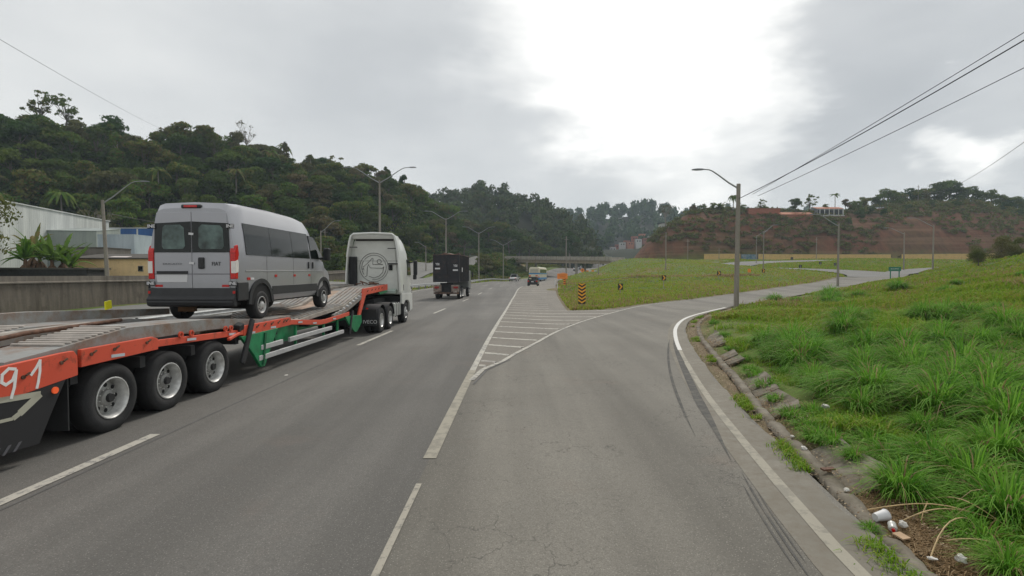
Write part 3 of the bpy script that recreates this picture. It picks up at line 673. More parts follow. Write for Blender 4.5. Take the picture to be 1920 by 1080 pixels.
# ---- passenger van (origin: ground under the rear bumper, facing +y)
def make_van():
    v = empty('passenger_van', (0, 0, 0), 0, 'silver high-roof passenger van strapped on the low car carrier trailer', 'van')
    BW, BT = 1.02, .86
    zr = lambda y: 2.74 - .02 * abs(y - 2.5)
    st = [(.03, .62, 2.66, .985, .82), (.0, .62, 2.60, .985, .82), (.12, .62, 2.735, 1.01, .85), (.6, .45, 2.77, BW, BT), (2.0, .43, 2.79, BW, BT), (3.3, .43, 2.77, BW, BT), (3.95, .43, 2.70, BW, BT - .01), (4.35, .43, 2.50, BW, .84), (4.7, .43, 2.12, 1.01, .83),
          (5.05, .43, 1.66, .995, .86), (5.2, .43, 1.47, .98, .88), (5.6, .43, 1.33, .95, .86), (5.88, .46, 1.12, .88, .80), (5.98, .50, .90, .78, .72)]
    secs = []
    for y, zb, zt, hw, ht in st[1:]:
        bz = min(1.5, zt - .18); half = [(hw - .10, zb), (hw - .02, zb + .10), (hw, zb + .3), (hw, (zb + bz) / 2 + .1), (hw - .005, bz), ((hw + ht) / 2 + .012, (bz + zt - .16) / 2), (ht + .0, zt - .17), (ht - .05, zt - .06), (ht - .18, zt - .012), (0, zt + .015)]
        secs.append([(x, y, z) for x, z in half] + [(-x, y, z) for x, z in half[::-1][1:]])
    body = MB().loft(secs).build('body', M_SILV, v, smooth=38)
    for yb in (1.5, 2.9, 4.0):
        pass
    for s in (-1, 1): MB().box(s * BW - .012, s * BW + .012, 1.62, 4.5, .58, .80).build('side_moulding', M_PLA, v, bevel=.006)
    # side glazing follows the leaning upper side
    def sx(z): t = (z - 1.5) / (2.6 - 1.5); return BW - .005 + (BT - BW + .005) * t
    def side_glass(name, y0, y1, z0, z1, s, m=M_GLASS, o=.008, cut=None):
        pts = cut or [(y0, z0), (y1, z0), (y1, z1), (y0, z1)]
        mb = MB(); n = len(pts); vs = []
        for e in (o, -.03):
            for y, z in pts:
                # bulge of the body between belt and roof
                zz = z; mid = ((BW + BT) / 2 + .012, (1.5 + 2.6) / 2); lo = (BW - .005, 1.5); hi = (BT, 2.6)
                if zz < mid[1]: x = lo[0] + (mid[0] - lo[0]) * (zz - lo[1]) / (mid[1] - lo[1])
                else: x = mid[0] + (hi[0] - mid[0]) * (zz - mid[1]) / (hi[1] - mid[1])
                vs.append((s * (x + e), y, z))
        mb.add(vs, [tuple(range(n)), tuple(range(2 * n - 1, n - 1, -1))] + [(i, (i + 1) % n, n + (i + 1) % n, n + i) for i in range(n)])
        return mb.build(name, m, v)
    # split polygons at mid height so they hug the side
    def glass_panel(name, y0, y1, s, tilt=0.):
        zm = 2.05; vs = []; pts = [(y0, 1.56), (y1, 1.56), (y1, zm), (y1 - tilt, 2.30), (y0, 2.30), (y0, zm)]
        def X(z):
            if z < zm: return BW - .005 + ((BW + BT) / 2 + .012 - BW + .005) * (z - 1.5) / .55
            return (BW + BT) / 2 + .012 + (BT - (BW + BT) / 2 - .012) * (z - zm) / .55
        for e in (.009, -.02): vs += [(s * (X(z) + e), y, z) for y, z in pts]
        f = [(0, 1, 2, 5), (5, 2, 3, 4)]; f += [tuple(6 + i for i in q[::-1]) for q in f]; f += [(i, (i + 1) % 6, 6 + (i + 1) % 6, 6 + i) for i in range(6)]
        return MB().add(vs, f).build(name, M_GLASS, v)
    for s in (-1, 1):
        for a, b in ((.42, 1.62), (1.64, 2.84), (2.86, 3.98)): glass_panel('side_window', a, b, s)
    # cab door window
    for s in (-1, 1):
        pts = [(4.1, 1.56), (4.98, 1.56), (4.62, 2.08), (4.45, 2.22), (4.1, 2.26)]
        def X(z): return BW - .005 - (z - 1.5) * .145
        vs = [(s * (X(z) + e), y, z) for e in (.014, -.05) for y, z in pts]; n = 5
        MB().add(vs, [tuple(range(n)), tuple(range(2 * n - 1, n - 1, -1))] + [(i, (i + 1) % n, n + (i + 1) % n, n + i) for i in range(n)]).build('door_window', M_GLASS, v)
    MB().quad((-.78, 4.43, 2.45), (.78, 4.43, 2.45), (.88, 5.16, 1.54), (-.88, 5.16, 1.54)).build('windscreen', M_GLASS, v)
    # panel seams on the side
    for s in (-1, 1):
        for y in (1.35, 2.85, 4.04, 4.98):
            vs = [(s * (BW + .004), y, .55), (s * (BW + .004), y + .012, .55), (s * (BW - .001), y + .012, 1.55), (s * (BW - .001), y, 1.55)]
            MB().add(vs, [(0, 1, 2, 3)]).build('door_seam', M_BLK, v)
        MB().box(s * BW - .006, s * BW + .006, .35, 4.95, 1.17, 1.20).build('swage_line', M_SILV, v, bevel=.004)
        for y in (3.86, 4.16): MB().obox((s * (BW + .012), y, 1.36), (.03, .07, .20)).build('door_handle', M_PLA, v, bevel=.012)
        for y in (.42, 1.75, 2.85, 3.85): MB().box(s * BW - .004, s * BW + .008, y, y + .13, 1.03 if y > 1 else .97, 1.09 if y > 1 else 1.03).build('side_reflector', M_REFL, v)
        MB().box(s * BW - .004, s * BW + .0075, .57, .72, .975, 1.025).build('side_reflector', M_PLATE, v)
        for y, yy in ((1.03, 'rear'), (5.06, 'front')):             # wheel arches
            c = (s * .99, y, .40); xo = BW if yy == 'rear' else .985
            arch = [(y + math.cos(a) * .50, .38 + math.sin(a) * .50) for a in [math.pi * k / 14 for k in range(15)]]
            MB().prism([(y - .5, .38)] + arch[::-1][1:-1] + [(y + .5, .38)], 'x', s * (xo - .3), s * (xo + .012), 0).build('wheel_well_shade', M_BLK, v)  # solid black half-disc stands in for the shaded hollow behind the wheel
            out = [(y + math.cos(a) * .60, .40 + math.sin(a) * .60) for a in [math.pi * k / 14 for k in range(15)]]; inn = [(y + math.cos(a) * .49, .40 + math.sin(a) * .49) for a in [math.pi * k / 14 for k in range(15)]]
            mb = MB()
            secs = [[(s * (xo - .02), *o_), (s * (xo + .035), *o_), (s * (xo + .035), *i_), (s * (xo - .02), *i_)] for o_, i_ in zip(out, inn)]
            mb.loft(secs).build('wheel_arch', M_PLA, v, smooth=40)
            wheel(v, (s * (xo + .03), y, .35), .35, .24, s, .60, .02, 8, M_RIMW)
        mb = MB(); mb.box(s * BW - .02 if s > 0 else s * BW - .02, s * BW + .02, .0, .46, .50, .93).build('bumper_corner', M_PLA, v, bevel=.02)
        # mirrors
        mi = MB().obox((s * 1.20, 4.86, 1.72), (.22, .14, .40), (0, 0, s * -.1)).build('mirror', M_PLA, v, bevel=.05); MB().cyl((s * .98, 4.86, 1.58), (s * 1.15, 4.86, 1.60), .04, n=8).build('mirror_arm', M_PLA, mi)
    # rear doors and their glass
    rear = -.004
    def rquad(name, pts, m, y=rear, th=.012, par=v, bev=0):
        n = len(pts); vs = [(x, y - th, z) for x, z in pts] + [(x, y + .02, z) for x, z in pts]
        return MB().add(vs, [tuple(range(n)), tuple(range(2 * n - 1, n - 1, -1))] + [(i, (i + 1) % n, n + (i + 1) % n, n + i) for i in range(n)]).build(name, m, par, bevel=bev)
    for s in (-1, 1):
        d = rquad('rear_door', [(s * .006, .78), (s * .86, .78), (s * .865, 1.5), (s * .80, 2.50), (s * .006, 2.52)], M_SILV, bev=.01)
        g = rquad('rear_window', [(s * .012, 1.60), (s * .862, 1.60), (s * .835, 2.26), (s * .012, 2.30)], M_GLASS, rear - .012, .006, d)
        # the clear, lighter pane inside the black border
        if s > 0: q = [(.20, 1.68), (.70, 1.68), (.74, 1.74), (.72, 2.14), (.66, 2.21), (.24, 2.23), (.17, 2.16), (.16, 1.74)]
        else: q = [(-.20, 1.68), (-.64, 1.68), (-.68, 1.74), (-.66, 2.16), (-.60, 2.22), (-.26, 2.23), (-.17, 2.16), (-.15, 1.74)]
        rquad('pane', q, mat('tinted_pane', (.075, .115, .105), .08, 0, .45, var=.7, vscale=2.6), rear - .018, .004, d)
        rquad('door_panel_line', [(s * .01, 1.10), (s * .86, 1.10), (s * .86, 1.125), (s * .01, 1.125)], mat('silver_shadow', (.20, .20, .215), .4, .3), rear - .012, .003, d)  # crease shade on the door, put into a darker silver strip
        rquad('tail_reflector', [(s * .68, .82), (s * .85, .82), (s * .85, .87), (s * .68, .87)], M_REFL, rear - .012, .005)
        tl = MB().prism([(.0, 1.0), (.0, 1.62), (.05, 1.75), (.12, 1.78), (.16, 1.60), (.16, 1.0)], 'x', s * .875, s * 1.0).build('tail_light', M_RED, v, loc=(0, -.03, 0), bevel=.012)
        MB().prism([(.0, 1.13), (.0, 1.40), (.10, 1.44), (.165, 1.36), (.165, 1.16)], 'x', s * .90, s * 1.004).build('clear_lens', M_CLR, tl, loc=(0, -.006, 0), bevel=.006)
        sk = MB().box(-.09, .09, -.004, .004, -.05, .05).build('sticker', M_BLK, v, loc=(s * .90, -.04, 2.19 if 1 else 0)); text_obj('sticker_text', 'INE', .10, M_PLATE, sk, (0, -.006, 0), sx=1.15, offset=.003)
        sk = MB().box(-.09, .09, -.004, .004, -.05, .05).build('sticker', M_BLK, v, loc=(s * .94, -.045, .90)); text_obj('sticker_text', 'INE', .10, M_PLATE, sk, (0, -.006, 0), sx=1.15, offset=.003)
        MB().obox((s * .97, -.05, .70), (.05, .02, .06)).build('fog_reflector', M_REFL, v)
    MB().loft([[(x, y, z) for y, z in ((.02, .36), (-.10, .40), (-.13, .55), (-.06, .62), (-.03, .80), (.06, .80))] for x in (-1.0, 1.0)]).build('rear_bumper', M_PLA, v, bevel=.02)
    MB().box(-.97, .97, -.135, -.02, .475, .50).build('bumper_lip', mat('grey_plastic', (.06, .062, .066), .5), v)
    MB().obox((0, .02, 2.64), (.46, .10, .09)).build('brake_light_housing', M_PLA, v, bevel=.03); MB().obox((0, -.035, 2.64), (.30, .02, .05)).build('brake_light', M_RED, v, bevel=.008)
    rquad('plate_garnish', [(-.80, 1.12), (-.10, 1.12), (-.10, 1.18), (-.80, 1.18)], M_PLA, rear - .012, .03)
    rquad('licence_plate', [(-.80, .93), (-.12, .93), (-.10, 1.10), (-.82, 1.10)], M_PLATE, rear - .012, .008)
    MB().obox((.22, -.03, 1.36), (.14, .05, .26)).build('rear_handle', M_PLA, v, bevel=.03)
    text_obj('lettering', 'FIAT', .12, M_DGREY, v, (.56, -.024, 1.34), sx=.9, offset=.001); text_obj('lettering', 'DUCATO', .06, mat('soft_letters', (.16, .16, .17), .4), v, (-.45, -.024, 1.34), sx=1.7)
    for x, z in ((.0, 2.02), (.0, 1.36)): MB().obox((x, -.035, z), (.11, .004, .05), (0, .1, 0)).build('paper_tag', M_PLATE, v)
    mb = MB().box(-.80, .80, .25, 5.6, .38, .46).box(-.75, .75, .95, 1.1, .26, .42).build('underbody', M_DARK, v)
    MB().box(-.7, -.3, .5, .6, .22, .40).build('tow_bracket', mat('rusty_bracket', (.18, .10, .05), .9), v)
    return v
van = make_van(); van.location = (-7.24, 11.62, 1.29); van.rotation_euler = (R(.3), 0, R(-1.2))

# ---- low car carrier trailer
M_ORG = NT('orange_red_steel'); _t = M_ORG
M_ORG = _t.done(_t.mix(_t.rng(_t.noise(4.5, 6, .8), .55, .68, 0, .75), _t.mix(_t.noise(1.5, 4), (.58, .075, .04), (.72, .11, .055)), (.22, .06, .035)), .5, .4)
M_GRN = mat('green_steel', (.012, .20, .075), .45, 0, .5, var=.3, vscale=3)
M_DKG = NT('deck_steel'); _t = M_DKG
M_DKG = _t.done(_t.mix(_t.rng(_t.noise(2.5, 6, .75), .45, .65), _t.mix(_t.noise(9, 5, .7), (.20, .20, .19), (.34, .34, .33)), (.22, .15, .11)), .6, .4, .2)
M_DKP = mat('deck_plate_pale', (.40, .37, .33), .7, .0, .3, var2=(.24, .21, .18), vscale=2.4)
M_WOOD = mat('weathered_boards', (.46, .33, .25), .85, var2=(.25, .18, .13), vscale=3)
M_RUST = mat('rusty_steel', (.13, .065, .04), .85, var=.4, vscale=8)
M_GUARD = mat('aluminium_guard', (.50, .50, .50), .5, .3, .5, var=.08, vscale=4)
M_WP = mat('white_hand_paint', (.78, .78, .76), .6)
tr = empty('car_carrier_trailer', (0, 0, 0), R(-1.15), 'long orange-red low trailer with green legs carrying the silver van', 'trailer')
tr.location = (-7.50, 0, 0)
# local frame: x = 1.30 is the near side; y along; world x = -6.2 + .02 y
NS = 1.30
def tb(n, pr, m, par=tr, x0=NS - .03, x1=NS, **k): return MB().prism(pr, 'x', x0, x1).build(n, m, par, **k)
for s in (1, -1):
    x0, x1 = (NS - .06, NS) if s > 0 else (-NS, -NS + .06)
    tb('rear_side_plate', [(2.0, .44), (2.0, 1.08), (6.9, 1.34), (7.08, 1.34), (7.14, 1.26), (7.14, .99)], M_ORG, x0=x0, x1=x1, bevel=.008)
    tb('side_plate', [(7.2, 1.09), (7.2, 1.34), (8.6, 1.35), (8.72, 1.30), (8.72, 1.12)], M_ORG, x0=x0, x1=x1, bevel=.008)
    tb('side_rail', [(8.72, 1.16), (8.72, 1.28), (11.4, 1.17), (11.4, 1.05)], M_ORG, x0=x0 + .01, x1=x1 - .01, bevel=.008)
    tb('side_plate', [(11.4, 1.02), (11.4, 1.25), (13.65, 1.25), (13.72, 1.22), (13.72, 1.04)], M_ORG, x0=x0, x1=x1, bevel=.008)
    tb('side_rail', [(13.72, 1.05), (13.72, 1.18), (15.8, .99), (16.2, .98), (18.4, 1.05), (18.4, .92), (16.2, .84), (15.7, .85)], M_ORG, x0=x0 + .01, x1=x1 - .01, bevel=.008)
    tb('gooseneck_strut', [(19.35, .80), (19.62, .80), (20.35, 1.58), (20.35, 1.84), (20.0, 1.84), (19.95, 1.68)], M_ORG, x0=x0, x1=x1, bevel=.008)
    tb('gooseneck_rail', [(20.353, 1.58), (20.353, 1.84), (23.6, 1.94), (23.6, 1.68)], M_ORG, x0=x0, x1=x1, bevel=.008)
    tb('gooseneck_fillet', [(22.4, 1.50), (22.2, 1.62), (23.6, 1.66), (23.6, 1.58)], M_GRN, x0=x0 + .005, x1=x1 - .01)
    # green legs and under-frame
    tb('support_leg', [(11.25, 1.02), (12.95, 1.04), (12.55, .55), (12.28, .20), (12.1, .20), (11.75, .58)], M_GRN, x0=x0 + .012, x1=x1 + .02 * s, bevel=.006)
    tb('leg_rib', [(12.25, 1.0), (12.32, 1.0), (12.22, .25), (12.15, .25)], mat('green_dark', (.006, .10, .04), .5), x0=x1 - .01, x1=x1 + .05 * s)
    tb('frame_plate', [(13.2, 1.04), (14.7, 1.02), (14.6, .55), (13.4, .60)], M_GRN, x0=x0 - .25 * s, x1=x1 - .25 * s)
    tb('frame_rail', [(12.9, .95), (19.0, .86), (19.0, .72), (12.9, .78)], M_GRN, x0=x0 - .34 * s, x1=x1 - .34 * s)
    tb('front_leg', [(17.9, .92), (19.7, .84), (19.75, .55), (19.2, .26), (18.95, .26), (18.3, .62)], M_GRN, x0=x0 + .01, x1=x1 + .01 * s, bevel=.006)
    MB().obox((s * (NS + .03), 18.45, .66), (.05, .10, .88), (R(-22), 0, 0)).build('ratchet_post', M_PLA, tr, bevel=.01)
    MB().obox((s * (NS + .025), 11.5, .90), (.06, .16, 1.05), (R(-26), 0, 0)).build('mudguard_bar', M_DARK, tr, bevel=.02)
    for (a, b, z) in ((12.0, 17.7, .36), (12.1, 13.2, .60), (13.6, 16.6, .60)): MB().box(s * NS - .035, s * NS + .035, a, b, z, z + .12).build('side_guard', M_GUARD, tr, bevel=.01)
    for y in (12.5, 14.1, 16.1, 17.3): MB().box(s * NS - .10, s * NS - .04, y, y + .06, .36, .98).build('guard_bracket', M_GRN, tr)
    # raised wheel tracks on both sides
    X0, X1 = (.42, 1.22) if s > 0 else (-1.22, -.42)
    MB().prism([(6.2, 1.26), (6.2, 1.33), (6.95, 1.40), (8.15, 1.55), (10.3, 1.50), (12.6, 1.30), (13.9, 1.28), (13.9, 1.16), (12.6, 1.14), (10.3, 1.28), (8.15, 1.32), (6.95, 1.24)], 'x', X0, X1).build('wheel_track', M_DKG, tr, bevel=.006)
    MB().prism([(0, 0), (0, .03), (6.2, .0), (6.2, -.06)], 'x', X0, X1).build('rear_deck_plate', M_DKP, tr, loc=(0, 0, 1.24))
    for y in np.arange(7.05, 8.2, .11): MB().obox(((X0 + X1) / 2, float(y), 1.417 + (y - 6.95) * .125), (.74, .032, .022), (R(7), 0, 0)).build('tread_bar', mat('tread_bars', (.46, .42, .38), .7, var=.2), tr)
    # front loading ramp, ribbed
    MB().prism([(14.2, 1.02), (14.2, 1.10), (15.5, 1.20), (18.1, 1.32), (20.6, 1.86), (23.8, 1.92), (23.8, 1.84), (20.6, 1.76), (18.1, 1.2)], 'x', X0 - .1 * s if s > 0 else X0, X1 if s > 0 else X1 + .1).build('front_ramp', M_DKP, tr, bevel=.006)
    for x in np.linspace(X0 + .08, X1 - .08, 5):
        pts = [(14.6, 1.135), (15.5, 1.207), (18.1, 1.327), (20.6, 1.867), (23.6, 1.925)]; mb = MB(); mb.loft([[(x - .03, y, z), (x + .03, y, z), (x + .03, y, z + .025), (x - .03, y, z + .025)] for y, z in pts]).build('ramp_rib', M_DKG, tr)
    for k in range(11):
        y = 17.3 + k * .33; z = 1.04 + max(0, (y - 17.4)) * .215; o = MB().cyl((s * (NS - .12), y, z + .02), (s * (NS - .02), y + .02, z + .0), .07, .055, n=10).build('lashing_ring', M_GAL, tr, smooth=40)
    MB().loft([[(s * (NS - .10), y, z), (s * (NS - .02), y, z), (s * (NS - .02), y, z + .13), (s * (NS - .10), y, z + .13)] for y, z in ((16.9, .93), (18.2, 1.08), (20.9, 1.66))]).build('ramp_side', M_DKG, tr)
    # wheels: three axles
    for y in (7.78, 9.03, 10.38):
        wheel(tr, (s * (NS - .03), y, .52), .52, .30, s, .61, .11, 8); wheel(tr, (s * (NS - .36), y, .52), .52, .28, s, .545, .05, 8)
    for y in (7.75, 9.0, 10.35): MB().cyl((s * (NS - .05 - .11), y + .03, .52), (s * (NS - .05), y + .03, .52), .085, .06, n=10).build('hub_cap', M_DARK, tr, smooth=40)
    # mud flap and black skirts behind the wheels
    MB().obox((s * .95, 7.02, .72), (.62, .02, .95)).build('mud_flap', M_PLA, tr)
    sk = tb('side_skirt', [(4.9, .30), (6.55, .22), (6.72, .55), (6.95, .97), (5.6, .92), (4.9, .86)], mat('skirt_rubber', (.016, .016, .018), .6), x0=x0 + .015, x1=x1 - .005, bevel=.006)
    if s > 0:
        mb = MB()
        P = [(5.05, .98), (6.58, .86), (6.30, .68), (6.22, .64), (5.90, .655), (5.45, .34)]
        for (a, b), w in zip(zip(P[:-1], P[1:]), (.035, .045, .03, .02, .045)):
            d = Vector((b[0] - a[0], b[1] - a[1])).normalized(); nn = Vector((-d.y, d.x)) * w; mb.prism([(a[0] + nn.x, a[1] + nn.y), (b[0] + nn.x, b[1] + nn.y), (b[0] - nn.x, b[1] - nn.y), (a[0] - nn.x, a[1] - nn.y)], 'x', x1 - .004, x1 + .0)
        mb.build('skirt_stripe', mat('beige_stripe', (.42, .41, .33), .6), sk)
        for k in range(3): MB().prism([(6.02 + k * .13, .33), (6.06 + k * .13, .33), (5.98 + k * .13, .23), (5.94 + k * .13, .23)], 'x', x1 - .004, x1 + .0015).build('skirt_mark', mat('grey_mark', (.10, .10, .11), .5), sk)
        text_obj('lettering', 'librelato', .10, mat('grey_mark2', (.09, .09, .10), .5), sk, (x1 + .002, 5.66, .30), (R(90), 0, R(90)), shear=.3)
    MB().cyl((s * (NS - .02), 6.78, .86), (s * (NS + .015), 6.78, .86), .045, n=14).build('marker_lamp', mat('orange_lamp', (.75, .10, .03), .3, emis=((.8, .12, .03), .25)), tr, smooth=40)
    # bolts, hooks and reflector strips on the side plates
    for y, z in ((5.45, .97), (5.9, 1.05), (6.35, 1.12), (6.88, 1.21), (7.36, 1.25), (7.78, 1.26), (8.45, 1.27), (11.95, 1.17), (12.3, 1.17), (12.65, 1.17), (13.0, 1.17), (13.3, 1.17), (13.45, 1.17), (20.5, 1.72), (21.1, 1.74), (21.6, 1.75), (22.1, 1.77), (22.6, 1.79)):
        mb = MB().cyl((x1 - .002 * s, y, z), (x1 + .018 * s, y, z), .026, n=8); mb.obox((x1 + .02 * s, y + .05, z + .03), (.02, .06, .02), (.5, 0, 0)); mb.build('hook_bolt', M_RUST, tr)
    for y, z in ((5.75, .88), (7.85, 1.155), (9.6, 1.18), (10.95, 1.12), (11.75, 1.06), (12.75, 1.08), (14.3, 1.06), (15.3, .94), (16.9, .93)):
        MB().obox((x1 + .002 * s, y, z), (.006, .26, .045), (R(3) if y < 7 else R(-3), 0, 0)).build('reflector_strip', mat('reflector_grey', (.50, .55, .58), .4), tr)
    for y, z in ((9.3, 1.24), (9.6, 1.235), (10.7, 1.20), (10.9, 1.19)):
        MB().lathe((x1, y, z + .06), (1, 0, 0), [(.035, -.015), (.06, -.015), (.06, .015), (.035, .015), (.035, -.015)], 12).build('lashing_eye', M_ORG, tr)
    MB().obox((x1 + .03 * s, 10.95, 1.07), (.07, .42, .06), (R(12), 0, 0)).build('tie_lever', M_ORG, tr, bevel=.015)
    MB().obox((x1 - .03 * s, 11.25, 1.24), (.16, .20, .16), (.3, .2, 0)).build('ratchet', M_DARK, tr, bevel=.03)
    MB().cyl((x1 - .06 * s, 20.55, .99), (x1 + .02 * s, 20.55, .99), .05, n=12).build('red_lamp', M_RED, tr)
for nm, st_ in (('9', [(6.26, 1.24), (6.18, 1.26), (6.10, 1.20), (6.09, 1.11), (6.14, 1.07), (6.22, 1.11), (6.27, 1.22), (6.24, 1.02), (6.20, .90)]), ('1', [(6.46, 1.13), (6.53, 1.21), (6.58, 1.29), (6.575, 1.15), (6.55, 1.02), (6.53, .95)])):
    mb = MB()
    for a, b in zip(st_[:-1], st_[1:]):
        d = Vector((b[0] - a[0], b[1] - a[1])).normalized() * .012; nn = Vector((-d.y, d.x)) * 1.5; mb.prism([(a[0] - d.x + nn.x, a[1] - d.y + nn.y), (b[0] + d.x + nn.x, b[1] + d.y + nn.y), (b[0] + d.x - nn.x, b[1] + d.y - nn.y), (a[0] - d.x - nn.x, a[1] - d.y - nn.y)], 'x', NS - .004, NS + .003 + .0005 * len(mb.f) / 12)
    mb.build('painted_number', M_WP, tr)
# centre frame, boards and clutter on the deck
MB().box(-.30, .30, 2, 19.2, .72, 1.05).build('spine_beam', M_DARK, tr)
for y in (4, 7.1, 8.4, 9.7, 11.2, 13, 15, 17, 19): MB().box(-NS + .08, NS - .08, y, y + .12, .86, 1.04).build('cross_member', M_DARK, tr)
for y in (7.78, 9.03, 10.38): MB().cyl((-1.1, y, .52), (1.1, y, .52), .075, n=10).build('axle', M_DARK, tr)
mb = MB(); mb.box(-.40, .40, 3.2, 7.0, 1.13, 1.18).build('deck_board', M_WOOD, tr, bevel=.005); MB().box(-.40, .40, 7.05, 8.6, 1.10, 1.15).build('deck_board', M_WOOD, tr, bevel=.005)
MB().box(-.38, .38, 11.3, 13.9, 1.08, 1.13).build('deck_board', M_WOOD, tr)
MB().prism([(14.3, 1.10), (14.3, 1.13), (18.4, 1.28), (20.5, 1.74), (20.5, 1.70), (18.4, 1.24)], 'x', -.4, .4).build('centre_ramp', M_WOOD, tr)
MB().obox((-.05, 14.6, 1.20), (.5, .9, .03), (R(8), R(4), .2)).build('loose_board', mat('pale_board', (.45, .36, .30), .8, var=.2), tr)
MB().obox((.12, 15.5, 1.24), (.35, .5, .03), (R(6), R(-7), .5)).build('loose_board', mat('pale_board', (.45, .36, .30)), tr)
MB().tube([(-.1, 4.6, 1.28), (.1, 6.2, 1.30), (.18, 6.7, 1.45), (.1, 7.6, 1.52), (-.2, 9.8, 1.52)], .035, 8).build('winch_tube', M_RUST, tr, smooth=50)
MB().obox((.02, 6.4, 1.52), (.10, .62, .10), (0, 0, .1)).build('winch_block', M_DKG, tr, bevel=.01)
MB().cyl((-.1, 6.9, 1.50), (-.3, 9.2, 1.5), .045, n=8).build('winch_bar', M_DKP, tr, smooth=40)
MB().obox((.78, 5.75, 1.32), (.34, .34, .08), (.1, -.1, .5)).build('chain_heap', M_RUST, tr, bevel=.03); MB().obox((.70, 5.35, 1.30), (.12, .6, .05), (0, 0, .5)).build('strap', mat('strap_grey', (.4, .4, .38), .8), tr)
MB().obox((-1.10, 10.6, 1.76), (.03, .20, .17), (.1, 0, .2)).build('yellow_tag', mat('bright_yellow', (.80, .75, .02), .5), tr)
MB().prism([(5, .02), (5, .34), (9, .30), (12.6, .12), (12.6, -.02), (9, .06)], 'x', -1.30, -1.20).build('far_side_beam', M_DKG, tr, loc=(0, 0, 1.44), bevel=.01)
MB().box(-.9, .9, 22.0, 24.0, 1.50, 1.60).build('kingpin_plate', M_DARK, tr)
mb = MB()
for k in range(9): a = rnd.uniform(0, 6.28); mb.obox((rnd.uniform(.2, 1.1), rnd.uniform(22.2, 23.4), 1.97 + rnd.uniform(0, .06)), (rnd.uniform(.2, .5), .05, .05), (rnd.uniform(-.3, .3), rnd.uniform(-.3, .3), a))
mb.build('coiled_chain', M_RUST, tr)

# ---- tractor unit
tu = empty('truck_tractor', (-5.72 - 1.27, 0, 0), R(-1.15), 'white high-roof truck cab with a round line-drawn emblem on its back, pulling the orange trailer', 'truck')
def cabsec(y, zb, zt, hw, ht): 
    half = [(hw - .03, zb), (hw, zb + .08), (hw, zt - 1.2), ((hw + ht) / 2 + .01, zt - .5), (ht, zt - .16), (ht - .05, zt - .04), (ht - .2, zt), (0, zt + .01)]
    return [(x, y, z) for x, z in half] + [(-x, y, z) for x, z in half[::-1][1:]]
CY = 24.35
cab = MB().loft([cabsec(CY, 1.45, 4.05, 1.20, 1.0), cabsec(CY + .9, 1.35, 4.12, 1.23, 1.05), cabsec(CY + 1.5, 1.3, 3.95, 1.24, 1.03), cabsec(CY + 1.95, 1.3, 3.45, 1.24, .98), cabsec(CY + 2.15, 1.2, 3.0, 1.22, 1.04), cabsec(CY + 2.28, .9, 2.4, 1.2, 1.1)]).build('cab', M_WHT, tu, smooth=35)
M_CREAM = mat('cab_back', (.60, .61, .57), .5, var=.06, vscale=2)
MB().prism([(-1.12, 1.62), (1.12, 1.62), (.94, 3.98), (-.94, 3.98)], 'y', CY - .05, CY + .01).build('cab_back_panel', M_CREAM, tu, bevel=.02)
# wrap-round fairing frame
fr = []
for s in (-1, 1):
    MB().loft([[(s * x0, y, z) for x0, y in ((hw, CY - .42), (hw - .07, CY - .44), (hw - .05, CY + .1), (hw + .01, CY + .1))] for hw, z in ((1.31, 1.56), (1.29, 2.4), (1.22, 3.3), (1.12, 3.9), (1.05, 4.2))]).build('side_fairing', M_WHT, tu, smooth=40, bevel=.01)
MB().tube([(-1.21, CY - .38, 3.2), (-1.10, CY - .38, 3.9), (-1.02, CY - .38, 4.18), (-.90, CY - .38, 4.27), (0, CY - .38, 4.31), (.90, CY - .38, 4.27), (1.02, CY - .38, 4.18), (1.10, CY - .38, 3.9), (1.21, CY - .38, 3.2)], .055, 8).build('roof_frame', M_WHT, tu, smooth=60)
MB().prism([(CY - .38, 4.24), (CY + .5, 4.22), (CY + 1.3, 3.98), (CY + 1.3, 3.9), (CY + .5, 4.05), (CY - .3, 4.05)], 'x', -.98, .98).build('roof_spoiler', M_WHT, tu, bevel=.02)
MB().box(-.88, .88, CY - .10, CY - .02, 3.98, 4.10).build('roof_gap_shade', M_DARK, tu)  # dark box stands in for the shaded gap under the spoiler
MB().obox((-1.0, CY - .16, 2.45), (.36, .18, 1.55)).build('air_intake', M_PLA, tu, bevel=.03)
for k in range(6): MB().box(-1.14 + k * .06, -1.12 + k * .06, CY - .262, CY - .25, 1.72, 3.18).build('intake_rib', M_BLK, tu)
for x, z in ((-.93, 3.66), (.90, 3.60)): MB().box(x - .2, x + .2, CY - .40, CY - .36, z - .02, z + .02).build('frame_bracket', M_PLA, tu)
MB().box(.62, 1.12, CY - .10, CY - .06, 2.86, 2.92).build('panel_strip', M_PLA, tu); MB().box(.68, .84, CY - .085, CY - .05, 2.58, 2.84).build('vent', M_BLK, tu)
MB().box(-.92, 1.1, CY - .064, CY - .055, 3.02, 3.035).build('panel_seam', mat('seam_grey', (.22, .23, .22), .6), tu)
MB().prism([(CY - .4, 0), (CY - .4, .12), (CY, .22), (CY, 0)], 'x', -1.05, 1.05).build('back_ledge', mat('pale_green_step', (.42, .50, .45), .6), tu, loc=(0, 0, 1.50))
